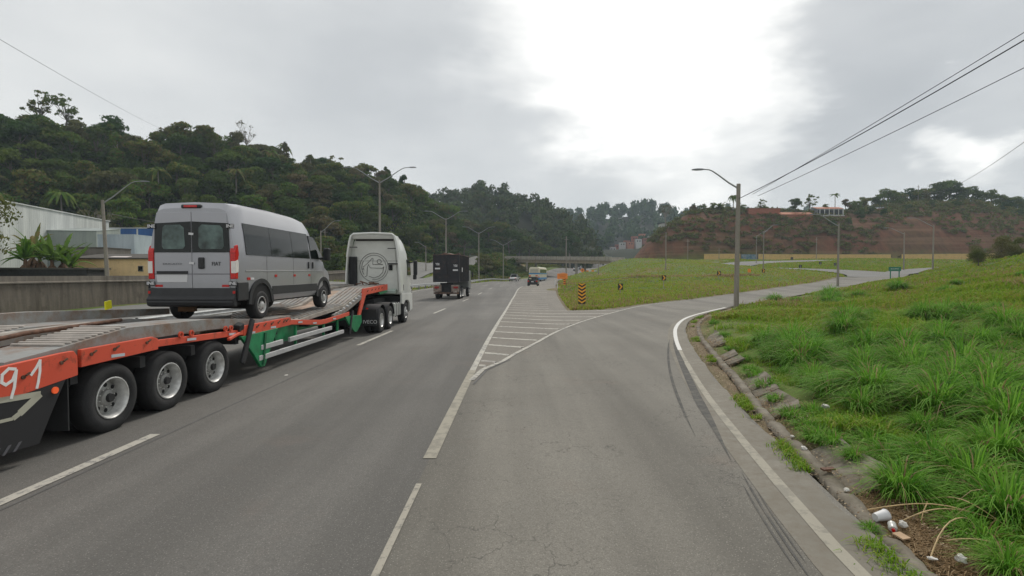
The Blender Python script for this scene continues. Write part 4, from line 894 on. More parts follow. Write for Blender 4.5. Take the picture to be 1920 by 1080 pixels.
# emblem of thin black lines
em = []
M_LINE = mat('black_line', (.012, .012, .012), .6)
yE = CY - .062; cx, cz = -.04, 2.72
def ring(r, a0=0, a1=360, n=40): return [(cx + r * math.cos(R(a0 + (a1 - a0) * i / n)), yE, cz + r * math.sin(R(a0 + (a1 - a0) * i / n))) for i in range(n + 1)]
EP = [ring(.68), ring(.58, 262, 500), ring(.58, 150, 215, 14), [(cx - .52, yE, cz + .02), (cx - .30, yE, cz + .20), (cx - .08, yE, cz + .44), (cx - .04, yE, cz + .42), (cx - .06, yE, cz + .14), (cx + .42, yE, cz + .14)],
      [(cx + .25 + .10 * math.cos(a), yE, cz + .28 + .10 * math.sin(a)) for a in [i * math.pi / 8 for i in range(17)]],
      [(cx + .48, yE, cz + .04), (cx + .40, yE, cz - .04), (cx - .18, yE, cz - .02), (cx - .26, yE, cz + .14), (cx - .32, yE, cz - .02), (cx - .34, yE, cz - .40), (cx - .44, yE, cz - .44)],
      [(cx + .46, yE, cz + .02), (cx + .42, yE, cz - .22), (cx + .26, yE, cz - .40), (cx, yE, cz - .50), (cx - .24, yE, cz - .42)], [(cx - .56, yE, cz - .10), (cx - .50, yE, cz - .02), (cx - .48, yE, cz - .14)]]
eo = MB()
for p in EP: eo.tube(p, .011, 4)
eo.build('emblem', M_LINE, tu)
for s in (-1, 1):
    pts = [(CY + 1.25, 2.35), (CY + 2.02, 2.35), (CY + 1.86, 2.95), (CY + 1.7, 3.12), (CY + 1.25, 3.12)]
    MB().prism(pts, 'x', s * 1.2, s * 1.262).build('side_window', M_GLASS, tu)
    m_ = MB().obox((s * 1.52, CY + 1.9, 2.72), (.20, .14, .75)).build('mirror', M_PLA, tu, bevel=.05); MB().cyl((s * 1.25, CY + 1.9, 2.98), (s * 1.5, CY + 1.9, 3.05), .03, n=6).build('mirror_arm', M_PLA, m_)
    MB().obox((s * 1.50, CY + 1.85, 2.25), (.18, .12, .25)).build('mirror', M_PLA, tu, bevel=.04)
    MB().prism([(CY + .05, 1.0), (CY + .05, 1.50), (CY + 2.3, 1.42), (CY + 2.35, .62), (CY + 1.85, .52), (CY + 1.7, .95), (CY + 1.35, 1.12), (CY + .75, 1.12), (CY + .42, .95)], 'x', s * 1.17, s * 1.265).build('wheel_arch_panel', M_WHT, tu, bevel=.015)
    MB().box(s * 1.22 - .05, s * 1.22 + .05, CY + .32, CY + .40, 1.62, 1.9).build('door_handle', M_PLA, tu)
    wheel(tu, (s * 1.22, CY + .98, .52), .52, .30, s, .55, -.03, 10, M_RIMW)
    for y in (20.95, 22.3):
        wheel(tu, (s * 1.24, y, .52), .52, .30, s, .55, .12, 8); wheel(tu, (s * .92, y, .52), .52, .28, s, .55, .05, 8)
        arc = [(y + math.cos(a) * .62, .55 + math.sin(a) * .60) for a in [math.pi * (k + .5) / 12 for k in range(12)]]
        MB().loft([[(s * .62, a, b), (s * 1.27, a, b), (s * 1.27, a, b + .035), (s * .62, a, b + .035)] for a, b in arc]).build('mudguard', M_PLA, tu, smooth=50)
    MB().box(s * .75 if s > 0 else -1.22, 1.22 if s > 0 else -.75, 23.15, 24.35, .48, 1.08).build('fuel_tank', mat('side_box', (.44, .45, .43), .5, .2, var=.12), tu, bevel=.04)
    for y in (23.4, 23.75, 24.1): MB().box(s * 1.2 - .03, s * 1.2 + .035, y, y + .03, .46, 1.10).build('tank_band', M_DARK, tu)
    MB().box(s * .5 - .12, s * .5 + .12, 20.2, 26.0, .78, 1.05).build('chassis_rail', M_DARK, tu)
MB().box(-1.2, 1.2, 20.30, 20.34, .35, 1.0).build('mud_flap', M_PLA, tu); text_obj('lettering', 'IVECO', .20, M_PLATE, tu, (.95, 20.29, .5), sx=1.)
MB().box(-1.15, 1.15, 26.4, 26.75, .45, 1.0).build('front_bumper', M_WHT, tu, bevel=.05)
MB().box(-.55, .55, 22.2, 23.9, 1.08, 1.30).build('coupling_base', M_DARK, tu)
MB().box(-1.15, 1.15, CY + .02, CY + 2.2, .95, 1.35).build('cab_floor', M_DARK, tu)
# ------------------------------------------------------------------ other traffic
def make_car(label, cat, loc, rz, paint_m, kind='hatch', L=4.1, W=1.72, Hh=1.5, front=False, name=None):
    c = empty(name or {'hatch': 'parked_car', 'pickup': 'pickup_truck', 'sedan': 'car'}.get(kind, 'car'), loc, rz, label, cat); hw = W / 2
    def sec(y, zb, zt, f):
        h = hw * f; half = [(h - .12, zb), (h - .02, zb + .12), (h, (zb + zt) / 2), (h - .03, zt - .06), (h - .12, zt), (0, zt + .02)]; return [(x, y, z) for x, z in half] + [(-x, y, z) for x, z in half[::-1][1:]]
    MB().loft([sec(0, .32, .88, .90), sec(.08, .25, .95, .97), sec(.7, .22, .97, 1), sec(L * .6, .22, .97, 1), sec(L * .72, .22, .95, 1), sec(L - .35, .24, .80, .96), sec(L, .34, .66, .86)]).build('body', paint_m, c, smooth=40)
    y0, y1, y2, y3 = {'hatch': (.10, .45, L * .56, L * .74), 'sedan': (.75, 1.25, L * .56, L * .74), 'pickup': (L * .40, L * .44, L * .60, L * .76)}[kind]
    g = .60 * hw * 2 / 2 + hw * .22
    lo = [(-hw + .06, y0, .95), (hw - .06, y0, .95), (hw - .06, y3, .95), (-hw + .06, y3, .95)]; hi = [(-hw + .24, y1, Hh - .04), (hw - .24, y1, Hh - .04), (hw - .24, y2, Hh - .04), (-hw + .24, y2, Hh - .04)]
    gl = MB().add(lo + hi, [(0, 1, 5, 4), (1, 2, 6, 5), (2, 3, 7, 6), (3, 0, 4, 7)]).build('glass', M_GLASS, c)
    MB().prism([(-hw + .22, y1 - .02), (hw - .22, y1 - .02), (hw - .24, y2 + .03), (-hw + .24, y2 + .03)], 'z', Hh - .05, Hh).build('roof', paint_m, c, bevel=.02)
    for a, b in zip(lo, hi): MB().cyl(a, (b[0], b[1], b[2] + .02), .045, n=6).build('pillar', paint_m, c)
    for s in (-1, 1):
        for y in (.75, L - .85): wheel(c, (s * (hw + .01), y, .31), .31, .2, s, .62, .01, 6)
        MB().obox((s * (hw - .17), .03, .80), (.26, .10, .20)).build('tail_light', M_RED, c, bevel=.02)
        MB().obox((s * (hw - .26), L - .06, .64), (.34, .10, .15)).build('headlight', mat('lit_headlight', (.9, .9, .86), .2, emis=((1, .97, .9), 2.5)) if front else M_CLR, c, bevel=.02)
        MB().obox((s * (hw + .10), L * .70, 1.0), (.16, .08, .12)).build('mirror', M_PLA, c, bevel=.02)
    MB().obox((0, -.0, .42), (W * .92, .12, .22)).build('rear_bumper', M_PLA, c, bevel=.03); MB().obox((0, L + .0, .36), (W * .85, .10, .16)).build('front_bumper', M_PLA, c, bevel=.03)
    MB().obox((0, -.03, .72), (.4, .02, .13)).build('licence_plate', M_PLATE, c)
    return c
M_CBLK = mat('black_car_paint', (.012, .013, .014), .3, coat=.5); M_CWH = mat('white_car_paint', (.66, .67, .66), .35, coat=.4); M_CSIL = mat('grey_car_paint', (.30, .31, .32), .35, .3, coat=.4)
def on_road(x, y, dz=.03): return (x, y, Hs(x, y) + dz)
c = make_car('small black hatchback at the end of the hatched area, its rear to us', 'car', on_road(3.35, 84), R(-7), M_CBLK, Hh=1.52, name='hatchback_car')
MB().obox((-.38, .06, 1.22), (.40, .02, .2), (R(-35), 0, 0)).build('sun_shade', mat('beige_shade', (.38, .34, .24), .7), c)
c = make_car('white pickup with a roof rack in the far left lane', 'pickup truck', on_road(.1, 122), R(-11), M_CWH, 'pickup', 4.6, 1.8, 1.68, name='pickup_truck')
MB().box(-.75, .75, 1.6, 2.6, 1.72, 1.80).build('roof_rack', mat('rack_grey', (.25, .26, .28), .5, .4), c)
make_car('white car on the opposite road with its headlights lit', 'car', on_road(-16.9, 127, .05), R(184), M_CWH, 'sedan', 4.2, 1.75, 1.45, True, 'oncoming_car')
make_car('white car in the left lane half hidden by the white truck cab', 'car', on_road(-11.95, 52), R(-3), M_CWH, 'hatch', 4.0, 1.7, 1.5, name='white_car')
make_car('white car left of the two beyond the bridge', 'car', on_road(25.5, 208), R(-22), M_CWH, 'sedan', 4.2, 1.75, 1.45, name='distant_car')
make_car('grey car right of the two beyond the bridge', 'car', on_road(27.6, 213), R(-22), M_CSIL, 'hatch', 4.2, 1.75, 1.5, name='distant_car')
# coach
bus = empty('coach_bus', on_road(5.2, 119.5), R(-12), 'cream coach with blue and orange lower stripes driving away in the right lane', 'bus')
M_BC = mat('coach_cream', (.62, .58, .44), .45, var=.06); M_BB = mat('coach_blue', (.03, .22, .46), .4); M_BO = mat('coach_orange', (.68, .17, .06), .4)
MB().prism([(-1.27, .45), (1.27, .45), (1.27, 2.9), (1.15, 3.28), (.9, 3.38), (-.9, 3.38), (-1.15, 3.28), (-1.27, 2.9)], 'y', 0, 11.5).build('body', M_BC, bus, bevel=.08)
MB().box(-1.29, 1.29, -.012, 11.52, .5, .98).build('blue_stripe', M_BB, bus); MB().box(-1.285, 1.285, -.008, 11.51, 1.75, 2.02).build('blue_stripe', M_BB, bus)
MB().box(-1.10, 1.10, -.03, .02, 2.05, 2.12).build('trim', M_DARK, bus)
MB().obox((-1.0, -.03, 1.35), (.42, .03, .36)).build('orange_panel', M_BO, bus); MB().obox((.55, -.03, 1.4), (.5, .03, .32)).build('orange_panel', M_BO, bus)
for s in (-1, 1):
    MB().box(s * 1.275 - .01, s * 1.275 + .012, .6, 11.0, 2.06, 2.9).build('side_window', M_GLASS, bus); MB().obox((s * 1.1, -.04, 1.1), (.2, .04, .3)).build('tail_light', M_RED, bus)
    for y in (2.6, 8.8): wheel(bus, (s * 1.275, y, .5), .5, .3, s, .55, .05, 8)
MB().obox((0, -.04, .72), (.5, .02, .16)).build('licence_plate', M_PLATE, bus); MB().box(-.95, .95, -.035, .0, 2.3, 2.95).build('rear_window', mat('cream_window', (.40, .38, .30), .3), bus)
# container truck
bt = empty('container_truck', on_road(-7.45 + 1.25, 48.2), R(-3.2), 'dirty black box truck with small white lettering ahead of the white cab', 'truck')
M_BX = NT('grimy_black_box'); _t = M_BX
M_BX = _t.done(_t.mix(_t.rng(_t.noise(1.6, 6, .75), .5, .7, 0, .7), (.022, .022, .026), (.085, .055, .042)), .6, .4)
M_BXR = mat('rust_edge', (.16, .09, .06), .8, var2=(.05, .035, .03), vscale=3)
M_GRY = mat('worn_bumper', (.32, .26, .22), .7, var2=(.12, .09, .07), vscale=4)
MB().box(-1.25, 1.25, .1, 6.6, 1.62, 4.18).build('cargo_box', M_BX, bt)
for z in (1.62, 2.35, 2.8, 3.45, 4.1): MB().box(-1.25, 1.25, .03, .098, z, z + .07).build('door_bar', M_BX, bt)
for x in (-1.25, -.04, 1.17): MB().box(x, x + .08, .02, .1, 1.69, 4.1).build('door_post', M_BX, bt)
MB().box(-1.27, 1.27, .05, 6.65, 4.182, 4.23).build('top_rim', M_BXR, bt)
for y in np.arange(.4, 6.5, .62): MB().box(1.252, 1.31, float(y), float(y) + .12, 1.65, 4.16).build('side_rib', M_BX, bt)
for x in (-.82, .88):
    zz = 3.30 if x < 0 else 3.15
    text_obj('lettering', 'YBI', .30, M_PLATE, bt, (x, .01, zz), sx=.9, offset=.006); MB().box(x - .24, x + .24, .006, .018, zz - .47, zz - .33).build('white_label', M_PLATE, bt)
MB().box(1.312, 1.32, 1.2, 1.6, 2.6, 3.0).build('white_label', M_PLATE, bt)
for s in (-1, 1):
    MB().box(s * .85 - .38, s * .85 + .38, .05, .12, .72, 1.35).build('rear_panel', M_GRY, bt); MB().obox((s * .90, .03, 1.12), (.42, .05, .18)).build('tail_light', mat('dim_red_lamp', (.28, .012, .01), .3), bt)
    MB().box(s * .45 - .08, s * .45 + .08, .2, 7.5, .85, 1.1).build('chassis_rail', M_DARK, bt)
    for y in (1.2, 2.55, 6.9): wheel(bt, (s * 1.2, y, .5), .5, .3, s, .55, .08 if y < 5 else -.02, 8)
    MB().obox((s * 1.46, 7.75, 2.3), (.16, .12, .55)).build('mirror', M_PLA, bt)
MB().box(-1.2, 1.2, .02, .14, .50, .66).build('rear_bumper', M_BXR, bt); MB().box(-.62, .62, .3, .5, .6, 1.55).build('spare_plate', M_DARK, bt)
MB().prism([(6.75, .9), (8.45, .7), (8.5, 1.6), (8.25, 2.75), (6.75, 2.8)], 'x', -1.18, 1.18).build('cab', mat('dull_cab', (.20, .21, .20), .5), bt, bevel=.05)
mb = MB()
for k in range(5): mb.obox((rnd.uniform(-1, 1), rnd.uniform(.3, 2), 4.2), (rnd.uniform(.3, .7), .3, .2), (rnd.uniform(-.4, .4),) * 3)
tag(mb.build('scrap_load', M_BXR, bt), kind=None)

# ------------------------------------------------------------------ lamps, poles, wires
M_POLE = stained('concrete_pole', (.24, .22, .19), (.34, .31, .27), .5, (.10, .085, .065)); M_ARM = mat('steel_arm', (.30, .31, .31), .5, .4, var=.1); M_HEAD = mat('lamp_head_grey', (.17, .18, .19), .5)
LG = 'street lamps along the roads'
def lamp(x, y, h, arms, label, reach=3.0, rise=1.4, lean=0., name='street_lamp', r=(.15, .09)):
    g = empty(name, (x, y, Hs(x, y) - .15), 0, label, 'street lamp', LG); MB().cyl((0, 0, 0), (lean, 0, h + .15), r[0], r[1], n=10).build('pole', M_POLE, g, smooth=40)
    for az in arms:
        d = Vector((math.cos(az), math.sin(az), 0)); b = Vector((lean, 0, h - .15)); P = [(0, 0), (.28, .25), (.60, .60), (.76, .76), (.86, .82), (1, .84)]
        pts = [b + d * (reach * a) + Vector((0, 0, rise * c * 1.2)) for a, c in P]; MB().tube(pts, [.055, .05, .045, .04, .038, .035], 6).build('arm', M_ARM, g, smooth=50)
        e = pts[-1]; u = Vector((-d.y, d.x, 0)); mb = MB(); secs = []
        for t, w, hh in ((0, .05, .05), (.12, .12, .09), (.45, .16, .10), (.75, .11, .05)):
            c = e + d * t; secs.append([c + u * w + Vector((0, 0, -hh * .4)), c + u * w * .6 + Vector((0, 0, hh * .6)), c - u * w * .6 + Vector((0, 0, hh * .6)), c - u * w + Vector((0, 0, -hh * .4))])
        mb.loft(secs).build('lamp_head', M_HEAD, g, smooth=40)
    return g
PI = math.pi
l1 = lamp(14.25, 32.5, 7.85, [PI * .96], 'nearest street lamp on the grass verge at the slip road bend, wires at its top', 2.1, 1.25, .06, r=(.16, .12))
lamp(40.6, 63.8, 7.8, [PI * .96], 'street lamp on the verge where the slip road straightens, second nearest on the right', 2.7, 1.5)
lamp(73.5, 89.5, 7.9, [PI * .93], 'tall street lamp in the grass right of the green sign', 3.3, 1.6); lamp(79.5, 104, 7.6, [PI * .93], 'street lamp with white painted foot beside the branch road', 3.0, 1.3)
lamp(51.5, 105, 7.8, [.35], 'street lamp inside the road loop with its arm raised to the right', 3.0, 1.7, r=(.12, .08)); lamp(71.0, 149, 8.0, [.2], 'far street lamp standing close to the yellow wall gate', 3, 1.6, r=(.12, .08))
lamp(-13.9, 54, 12.2, [0., PI], 'tall double-armed street lamp in the median, directly behind the white cab', 3.1, 1.6)
lamp(-11.7, 91, 12.0, [0., PI], 'double-armed street lamp in the median, above the black box truck', 3.1, 1.5); lamp(-7.5, 116, 11.3, [0., PI], 'double-armed street lamp in the median, right of the black box truck', 3, 1.5); lamp(-2.4, 141, 10.2, [0., PI], 'farthest double-armed median street lamp, in front of the bridge', 3, 1.5)
lamp(-33.9, 43, 8.3, [.12], 'leaning concrete street lamp behind the retaining wall, beside the yellow house', 2.9, 1.9, -.35, r=(.17, .11)); lamp(-32.6, 87.5, 8.0, [.12], 'street lamp behind the retaining wall, between the van and the white cab', 2.6, 2.0)
lamp(-22.0, 131, 6.4, [PI * .9], 'street lamp beside the rising side street', 2.4, 1.2)
def pole(x, y, h, label, r=.13):
    g = empty('utility_pole', (x, y, Hs(x, y) - .3), 0, label, 'utility pole', 'plain utility poles'); MB().cyl((0, 0, 0), (0, 0, h + .3), r, r * .7, n=8).build('pole', M_POLE, g, smooth=40); MB().box(-.6, .6, -.05, .05, h - .5, h - .4).build('crossarm', M_POLE, g); return g
pole(31.5, 105, 7.6, 'bare concrete pole in the middle of the grass island'); pole(12.9, 122, 10.2, 'tall bare pole beside the highway, in front of the bridge', .16); pole(21.3, 126, 4, 'short pole on the grass slope beside the bridge end')
pole(61.0, 178, 7.5, 'pole left of the short yellow wall'); pole(73.5, 182, 4, 'short pole standing against the short yellow wall'); pole(108, 182, 8, 'pole in front of the gap between yellow walls'); pole(168, 176, 6, 'pole by the bushes at the far right of the yellow wall')
pole(-43, 118, 8, 'thin pole behind the retaining wall near the forest edge'); pole(-33, 140, 8, 'thin pole at the foot of the forest left of the side street')
hp = pole(178.5, 226, 8, 'pole on the right hand ridge that the lone wire runs to')
M_WIRE = mat('cable_black', (.03, .03, .032), .6)
def wire(a, b, sag, label, r=.014, g='overhead wires'):
    a = Vector(a); b = Vector(b); pts = []
    for i in range(33): t = i / 32; p = a.lerp(b, t); p.z -= sag * 4 * t * (1 - t); pts.append(p)
    return tag(MB().tube(pts, r, 5).build('power_line', M_WIRE), label, 'power line', g)
top = Vector((14.3, 32.5, 7.4))
wire(top + Vector((0, 0, -.25)), (19.5, -2, 15.1), .75, 'thickest overhead wire, middle of the three rising from the lamp to upper right', .022)
wire(top + Vector((.9, 0, .05)), (20.5, -2, 15.7), .35, 'thin overhead wire, uppermost of the three at upper right', .014); wire(top + Vector((1.1, -.3, -.1)), (19.0, -2, 12.5), .35, 'thin overhead wire, lowest of the three rising from the lamp', .014)
wire((178.5, 226, Hs(178.5, 226) + 7.6), (26, 20, 12.2), 4.5, 'single wire running down to the trees on the right hand ridge', .022)
wire((-104, 160, 45.5), (-22, 8, 14.5), 1.0, 'single wire crossing the sky at upper left above the forest', .018)
wire((31.5, 105, Hs(31.5, 105) + 7.4), (51.5, 105, Hs(51.5, 105) + 7.6), .7, 'slack wire between the poles on the grass island', .015); wire((14.3, 32.5, 7.2), (51.5, 105, Hs(51.5, 105) + 7.7), 1.2, 'slack wire from the nearest lamp to the loop lamp', .012)
wire((-32.6, 87.5, Hs(-32.6, 87.5) + 6.8), (-33.9, 43, Hs(-33.9, 43) + 7.2), .8, 'wire strung behind the retaining wall', .02); wire((-32.6, 87.5, Hs(-32.6, 87.5) + 6.8), (-22, 131, Hs(-22, 131) + 6), .9, 'wire strung above the white cab in front of the forest', .02)

# ------------------------------------------------------------------ signs
M_SY = mat('sign_amber', (.85, .40, .03), .45, var=.06); M_SB = mat('sign_black', (.02, .015, .015), .5); M_SO = mat('sign_orange', (.85, .25, .03), .45); M_SPOST = mat('sign_post', (.30, .28, .25), .7); M_SBACK = mat('sign_back', (.035, .035, .035), .6); M_SG = mat('sign_green', (.02, .17, .10), .5, var=.15)
g = empty('hazard_marker', on_road(4.95, 36.2, 0), R(3), 'tall marker board with amber and black chevrons pointing down on the island tip', 'road sign')
MB().box(-.26, .26, 0, .02, .30, 1.74).build('board', M_SB, g); MB().box(-.04, .04, .03, .1, -.2, 1.6).build('post', M_SPOST, g)
for k in range(6):
    z = .33 + k * .25; w = .26; q = [(-w, z + .17 + .0), (0, z), (w, z + .17), (w, z + .29), (0, z + .12), (-w, z + .29)]
    if k == 5: q = [(-w, 1.58 + .0), (0, 1.58 - .0), (0, 1.58), (w, 1.58 + .0), (w, 1.70), (0, 1.66 - .0)]; q = [(-w, z + .16), (-.0, z + .0), (w, z + .16), (w * .62, z + .16), (0, z + .12), (-w * .62, z + .16)]
    MB().prism(q, 'y', -.006, -.001).build('chevron', M_SY, g)
def chev(x, y, label, rz=0., dirn=1, s=.62, back=False, h=1.0, orange=False):
    g = empty('chevron_sign', on_road(x, y, 0), rz, label, 'road sign', 'curve chevron signs around the slip road'); MB().box(-s * .43, s * .43, 0, .02, h - .05, h + s - .05).build('board', M_SBACK if back else (M_SO if orange else M_SB), g); MB().box(-.03, .03, .024, .09, -.2, h + s * .8).build('post', M_SPOST, g)
    if not back and not orange:
        a, b = -s * .28 * dirn, s * .34 * dirn; m = h + s / 2 - .05; MB().prism([(a, m + s * .42), (a + .16 * dirn, m + s * .42), (b, m), (a + .16 * dirn, m - s * .42), (a, m - s * .42), (b - .17 * dirn, m)], 'y', -.006, -.001).build('arrow', M_SY, g)
    return g
chev(10.6, 50, 'chevron sign on the grass island nearest the striped marker board', R(14), h=.75); chev(17.8, 60, 'chevron sign on the island in front of the bare concrete pole', R(8), h=.9); chev(30.3, 75, 'chevron sign on the island just left of the nearest lamp', R(5), h=.85); chev(43.2, 88, 'chevron sign on the island at the foot of the loop lamp', R(5), h=.6)
chev(41, 88.5, 'small plain orange board on the island beside a chevron sign', 0, h=.5, orange=True)
chev(57.4, 102, 'black sign back standing at the inner tip of the loop road', R(170), back=True, h=.9); chev(83, 152, 'black sign back in front of the long yellow wall', R(170), back=True, h=.8, s=.8); chev(77, 128, 'black sign back in the grass between loop and branch road', R(170), back=True, h=.7, s=.7); chev(78.8, 125, 'black sign back rightmost in the grass beyond the loop', R(170), back=True, h=.5, s=.7)
g = empty('work_sign', on_road(9.35, 95, 0), R(-4), 'wide orange roadworks board at the left edge of the grass island', 'road sign'); MB().box(-.95, .95, 0, .03, .75, 1.75).build('board', M_SO, g)
for x in (-.6, .6): MB().box(x - .04, x + .04, .04, .1, -.2, 1.6).build('post', M_SPOST, g)
MB().prism([(-.5, 1.78), (.8, 1.78), (.2, 1.95)], 'y', 0, .03).build('top_flag', M_SO, g)
for z, w in ((1.45, 1.3), (1.1, 1.0)): MB().box(-w / 2, w / 2, -.008, -.002, z, z + .09).build('dark_stripe', mat('orange_dark', (.45, .12, .02), .5), g)
g = empty('striped_marker', on_road(7.3, 71, 0), R(3), 'narrow orange striped marker below the roadworks board', 'road sign'); MB().box(-.17, .17, 0, .02, .25, 1.15).build('board', M_SO, g)
for k in range(3): MB().prism([(-.17, .35 + k * .28), (.17, .45 + k * .28), (.17, .55 + k * .28), (-.17, .45 + k * .28)], 'y', -.006, -.001).build('stripe', M_SB, g)
g = empty('work_sign', on_road(17.6, 128, 0), 0, 'small orange diamond roadworks sign on the slope by the bridge', 'road sign'); MB().obox((0, 0, 1.35), (.8, .03, .8), (0, R(45), 0)).build('board', M_SO, g); MB().box(-.04, .04, .03, .09, -.2, 1.6).build('post', M_SPOST, g); MB().obox((0, -.02, 1.35), (.2, .01, .35)).build('symbol', M_SB, g)
g = empty('road_barrier', on_road(20.3, 131, 0), R(-10), 'low orange and white barrier boards beside the bridge slope', 'barrier')
for k in range(4): MB().box(-1.4 + k * .7, -.7 + k * .7, 0, .05, .4, .7).build('plank', (M_SO, M_PLATE)[k % 2], g)
for x in (-1.2, 1.2): MB().box(x - .04, x + .04, -.2, .2, -.1, .75).build('leg', M_SPOST, g)
g = empty('direction_sign', on_road(55.0, 73.6, 0), R(-38), 'small green direction board on two posts beside the slip road', 'road sign'); MB().box(-.72, .72, 0, .04, 1.30, 1.92).build('board', M_SG, g, bevel=.005)
for x in (-.5, .5): MB().box(x - .07, x + .07, .045, .14, -.5, 1.35).build('post', M_SG, g)
text_obj('lettering', 'RETORNO', .2, M_PLATE, g, (0, -.004, 1.62), extrude=.001)
for x, y in ((5.9, 66), (6.6, 78)):
    g = empty('delineator_post', on_road(x, y, 0), 0, 'white leaning delineator post at the left edge of the grass island', 'delineator', 'delineator posts by the island'); MB().cyl((0, 0, -.1), (-.10, 0, .85), .06, n=8).build('post', M_PLATE, g)

# ------------------------------------------------------------------ buildings on the left
def corrug(name, c0, c1, period=3.2, rot=0., streak=.3):
    t = NT(name); w = t.N.new('ShaderNodeTexWave'); w.wave_type = 'BANDS'; w.bands_direction = 'X'; w.inputs['Scale'].default_value = period; t.L.new(t.mapv((1, 1, 0), (0, 0, rot)), w.inputs[0])
    c = t.mix(t.rng(t.noise(.6, 4, .6, vec=t.mapv((1.2, 1.2, .2))), .4, .65, 0, 1), c1, c0); c = t.mix(t.rng(t.noise(2, 5, .7, vec=t.mapv((2, 2, .2))), .5, .75, 0, streak), c, tuple(q * .55 for q in c1)); t.bump(w.outputs['Fac'], .5, .04); return t.done(c, .6, .3)
M_TW = corrug('white_tin', (.62, .64, .62), (.46, .48, .47)); M_TG = corrug('grey_tin', (.36, .40, .38), (.27, .30, .29)); M_TB = corrug('pale_blue_tin', (.50, .57, .62), (.36, .42, .47))
M_BLU = corrug('blue_tin', (.035, .13, .36), (.03, .10, .28)); M_BLK2 = stained('block_wall', (.16, .15, .14), (.23, .21, .20), .4); M_FIB = stained('fibre_cement', (.085, .08, .072), (.13, .12, .11), .4)
def quad_house(name, label, cat, foot, z0, h, mwall, mroof=None, roof='flat', over=.3, rh=.8):
    """foot = 4 corners anticlockwise in plan"""
    cx = sum(p[0] for p in foot) / 4; cy = sum(p[1] for p in foot) / 4; g = empty(name, (cx, cy, z0), 0, label, cat); f = [(p[0] - cx, p[1] - cy) for p in foot]
    MB().prism(f, 'z', -1.5, h).build('wall', mwall, g)
    fo = [(x * (1 + over / 5), y * (1 + over / 5)) for x, y in f]
    if roof == 'flat': MB().prism(fo, 'z', h + .003, h + .15).build('roof', mroof or mwall, g)
    elif roof == 'mono':
        MB().add([(*fo[0], h + .003), (*fo[1], h + .003), (*fo[2], h + rh), (*fo[3], h + rh), (*fo[0], h + .1), (*fo[1], h + .1), (*fo[2], h + rh + .1), (*fo[3], h + rh + .1)], [(0, 3, 2, 1), (4, 5, 6, 7), (0, 1, 5, 4), (1, 2, 6, 5), (2, 3, 7, 6), (3, 0, 4, 7)]).build('roof', mroof, g)
        MB().add([(*f[2], h), (*f[3], h), (*f[3], h + rh - .01), (*f[2], h + rh - .01), (*f[0], h), (*f[1], h)], [(0, 1, 2, 3), (4, 1, 2), (5, 0, 3), ]).build('gable', mwall, g)
    elif roof == 'gable':
        a = Vector(((fo[0][0] + fo[3][0]) / 2, (fo[0][1] + fo[3][1]) / 2, h + rh)); b = Vector(((fo[1][0] + fo[2][0]) / 2, (fo[1][1] + fo[2][1]) / 2, h + rh)); F = [Vector((*p, h + .003)) for p in fo]; up = Vector((0, 0, .12))
        MB().add([F[0], F[1], b, a, F[2], F[3]] + [p + up for p in (F[0], F[1], b, a, F[2], F[3])], [(0, 1, 2, 3), (3, 2, 4, 5), (6, 9, 8, 7), (9, 11, 10, 8), (0, 6, 7, 1), (4, 10, 11, 5), (0, 3, 9, 6), (3, 5, 11, 9), (1, 7, 8, 2), (2, 8, 10, 4)]).build('roof', mroof, g)
        MB().add([F[0], F[3], a - Vector((0, 0, .02)), F[1], F[2], b - Vector((0, 0, .02))], [(0, 1, 2), (3, 5, 4)]).build('gable', mwall, g)
    return g, f
g, f = quad_house('warehouse', 'long white corrugated warehouse at the foot of the forest hill', 'warehouse', [(-92, 50), (-60.5, 58), (-67.5, 86), (-95, 80)], 2.3, 8.9, M_TW, M_TW, 'flat', .05)
quad_house('tin_shed', 'low grey-green tin shed in front of the white warehouse', 'shed', [(-64, 70), (-57.5, 71), (-59.5, 78), (-65, 77)], 2.3, 6.0, M_TG, M_TG, 'mono', .1, .9)
quad_house('tin_screen_building', 'pale blue-white sheet metal building behind the yellow house', 'building', [(-50.5, 62.5), (-46, 62.5), (-46, 68), (-50.5, 68)], 2.2, 4.9, M_TB, M_TB, 'flat', .02)
g, f = quad_house('blue_building', 'blue corrugated building with white trim behind the pale metal building', 'building', [(-72, 90), (-60, 90), (-60, 100), (-72, 100)], 2.8, 7.6, M_BLU, M_TW, 'flat', .1)
for x in (-4.5, .2, 3.2): MB().box(x, x + .25, -5.06, -5.0, .1, 7.5).build('white_column', M_TW, g)
quad_house('block_building', 'unpainted grey block building left of the yellow house', 'building', [(-49, 56), (-44.6, 56), (-44.6, 60), (-49, 60)], 2.0, 3.2, M_BLK2, M_FIB, 'flat', .1)
M_YH = stained('yellow_house_paint', (.78, .56, .30), (.86, .64, .36), .18, (.42, .30, .18))
g, f = quad_house('yellow_house', 'small yellow house with grey fibre cement roof behind the retaining wall', 'house', [(-42.2, 49), (-30.8, 49), (-31, 53), (-42, 53)], 1.7, 2.15, M_YH, M_FIB, 'mono', .5, .55)
for x in (2.0, 3.0, 6.0): pass
for x, w in ((1.4, .5), (2.65, .85), (5.1, .6)):
    wf = MB().box(x - w / 2 - .4, x + w / 2 - .4, -2.05, -1.99, .95, 1.50).build('window', M_SPOST, g); MB().box(x - w / 2 - .35, x + w / 2 - .45, -2.07, -2.052, 1.0, 1.45).build('pane', M_GLASS, wf)
MB().obox((-1.2, -1.7, 2.36), (1.6, .9, .05), (R(8), 0, .1)).build('roof_patch', mat('pale_sheet', (.55, .50, .48), .7), g)
g, f = quad_house('low_shed', 'dark low shed with a thin tin roof below the banana plants', 'shed', [(-44.5, 42.5), (-36.5, 44), (-37, 47), (-45, 46)], 1.6, 1.2, M_DARK, M_FIB, 'flat', .2)
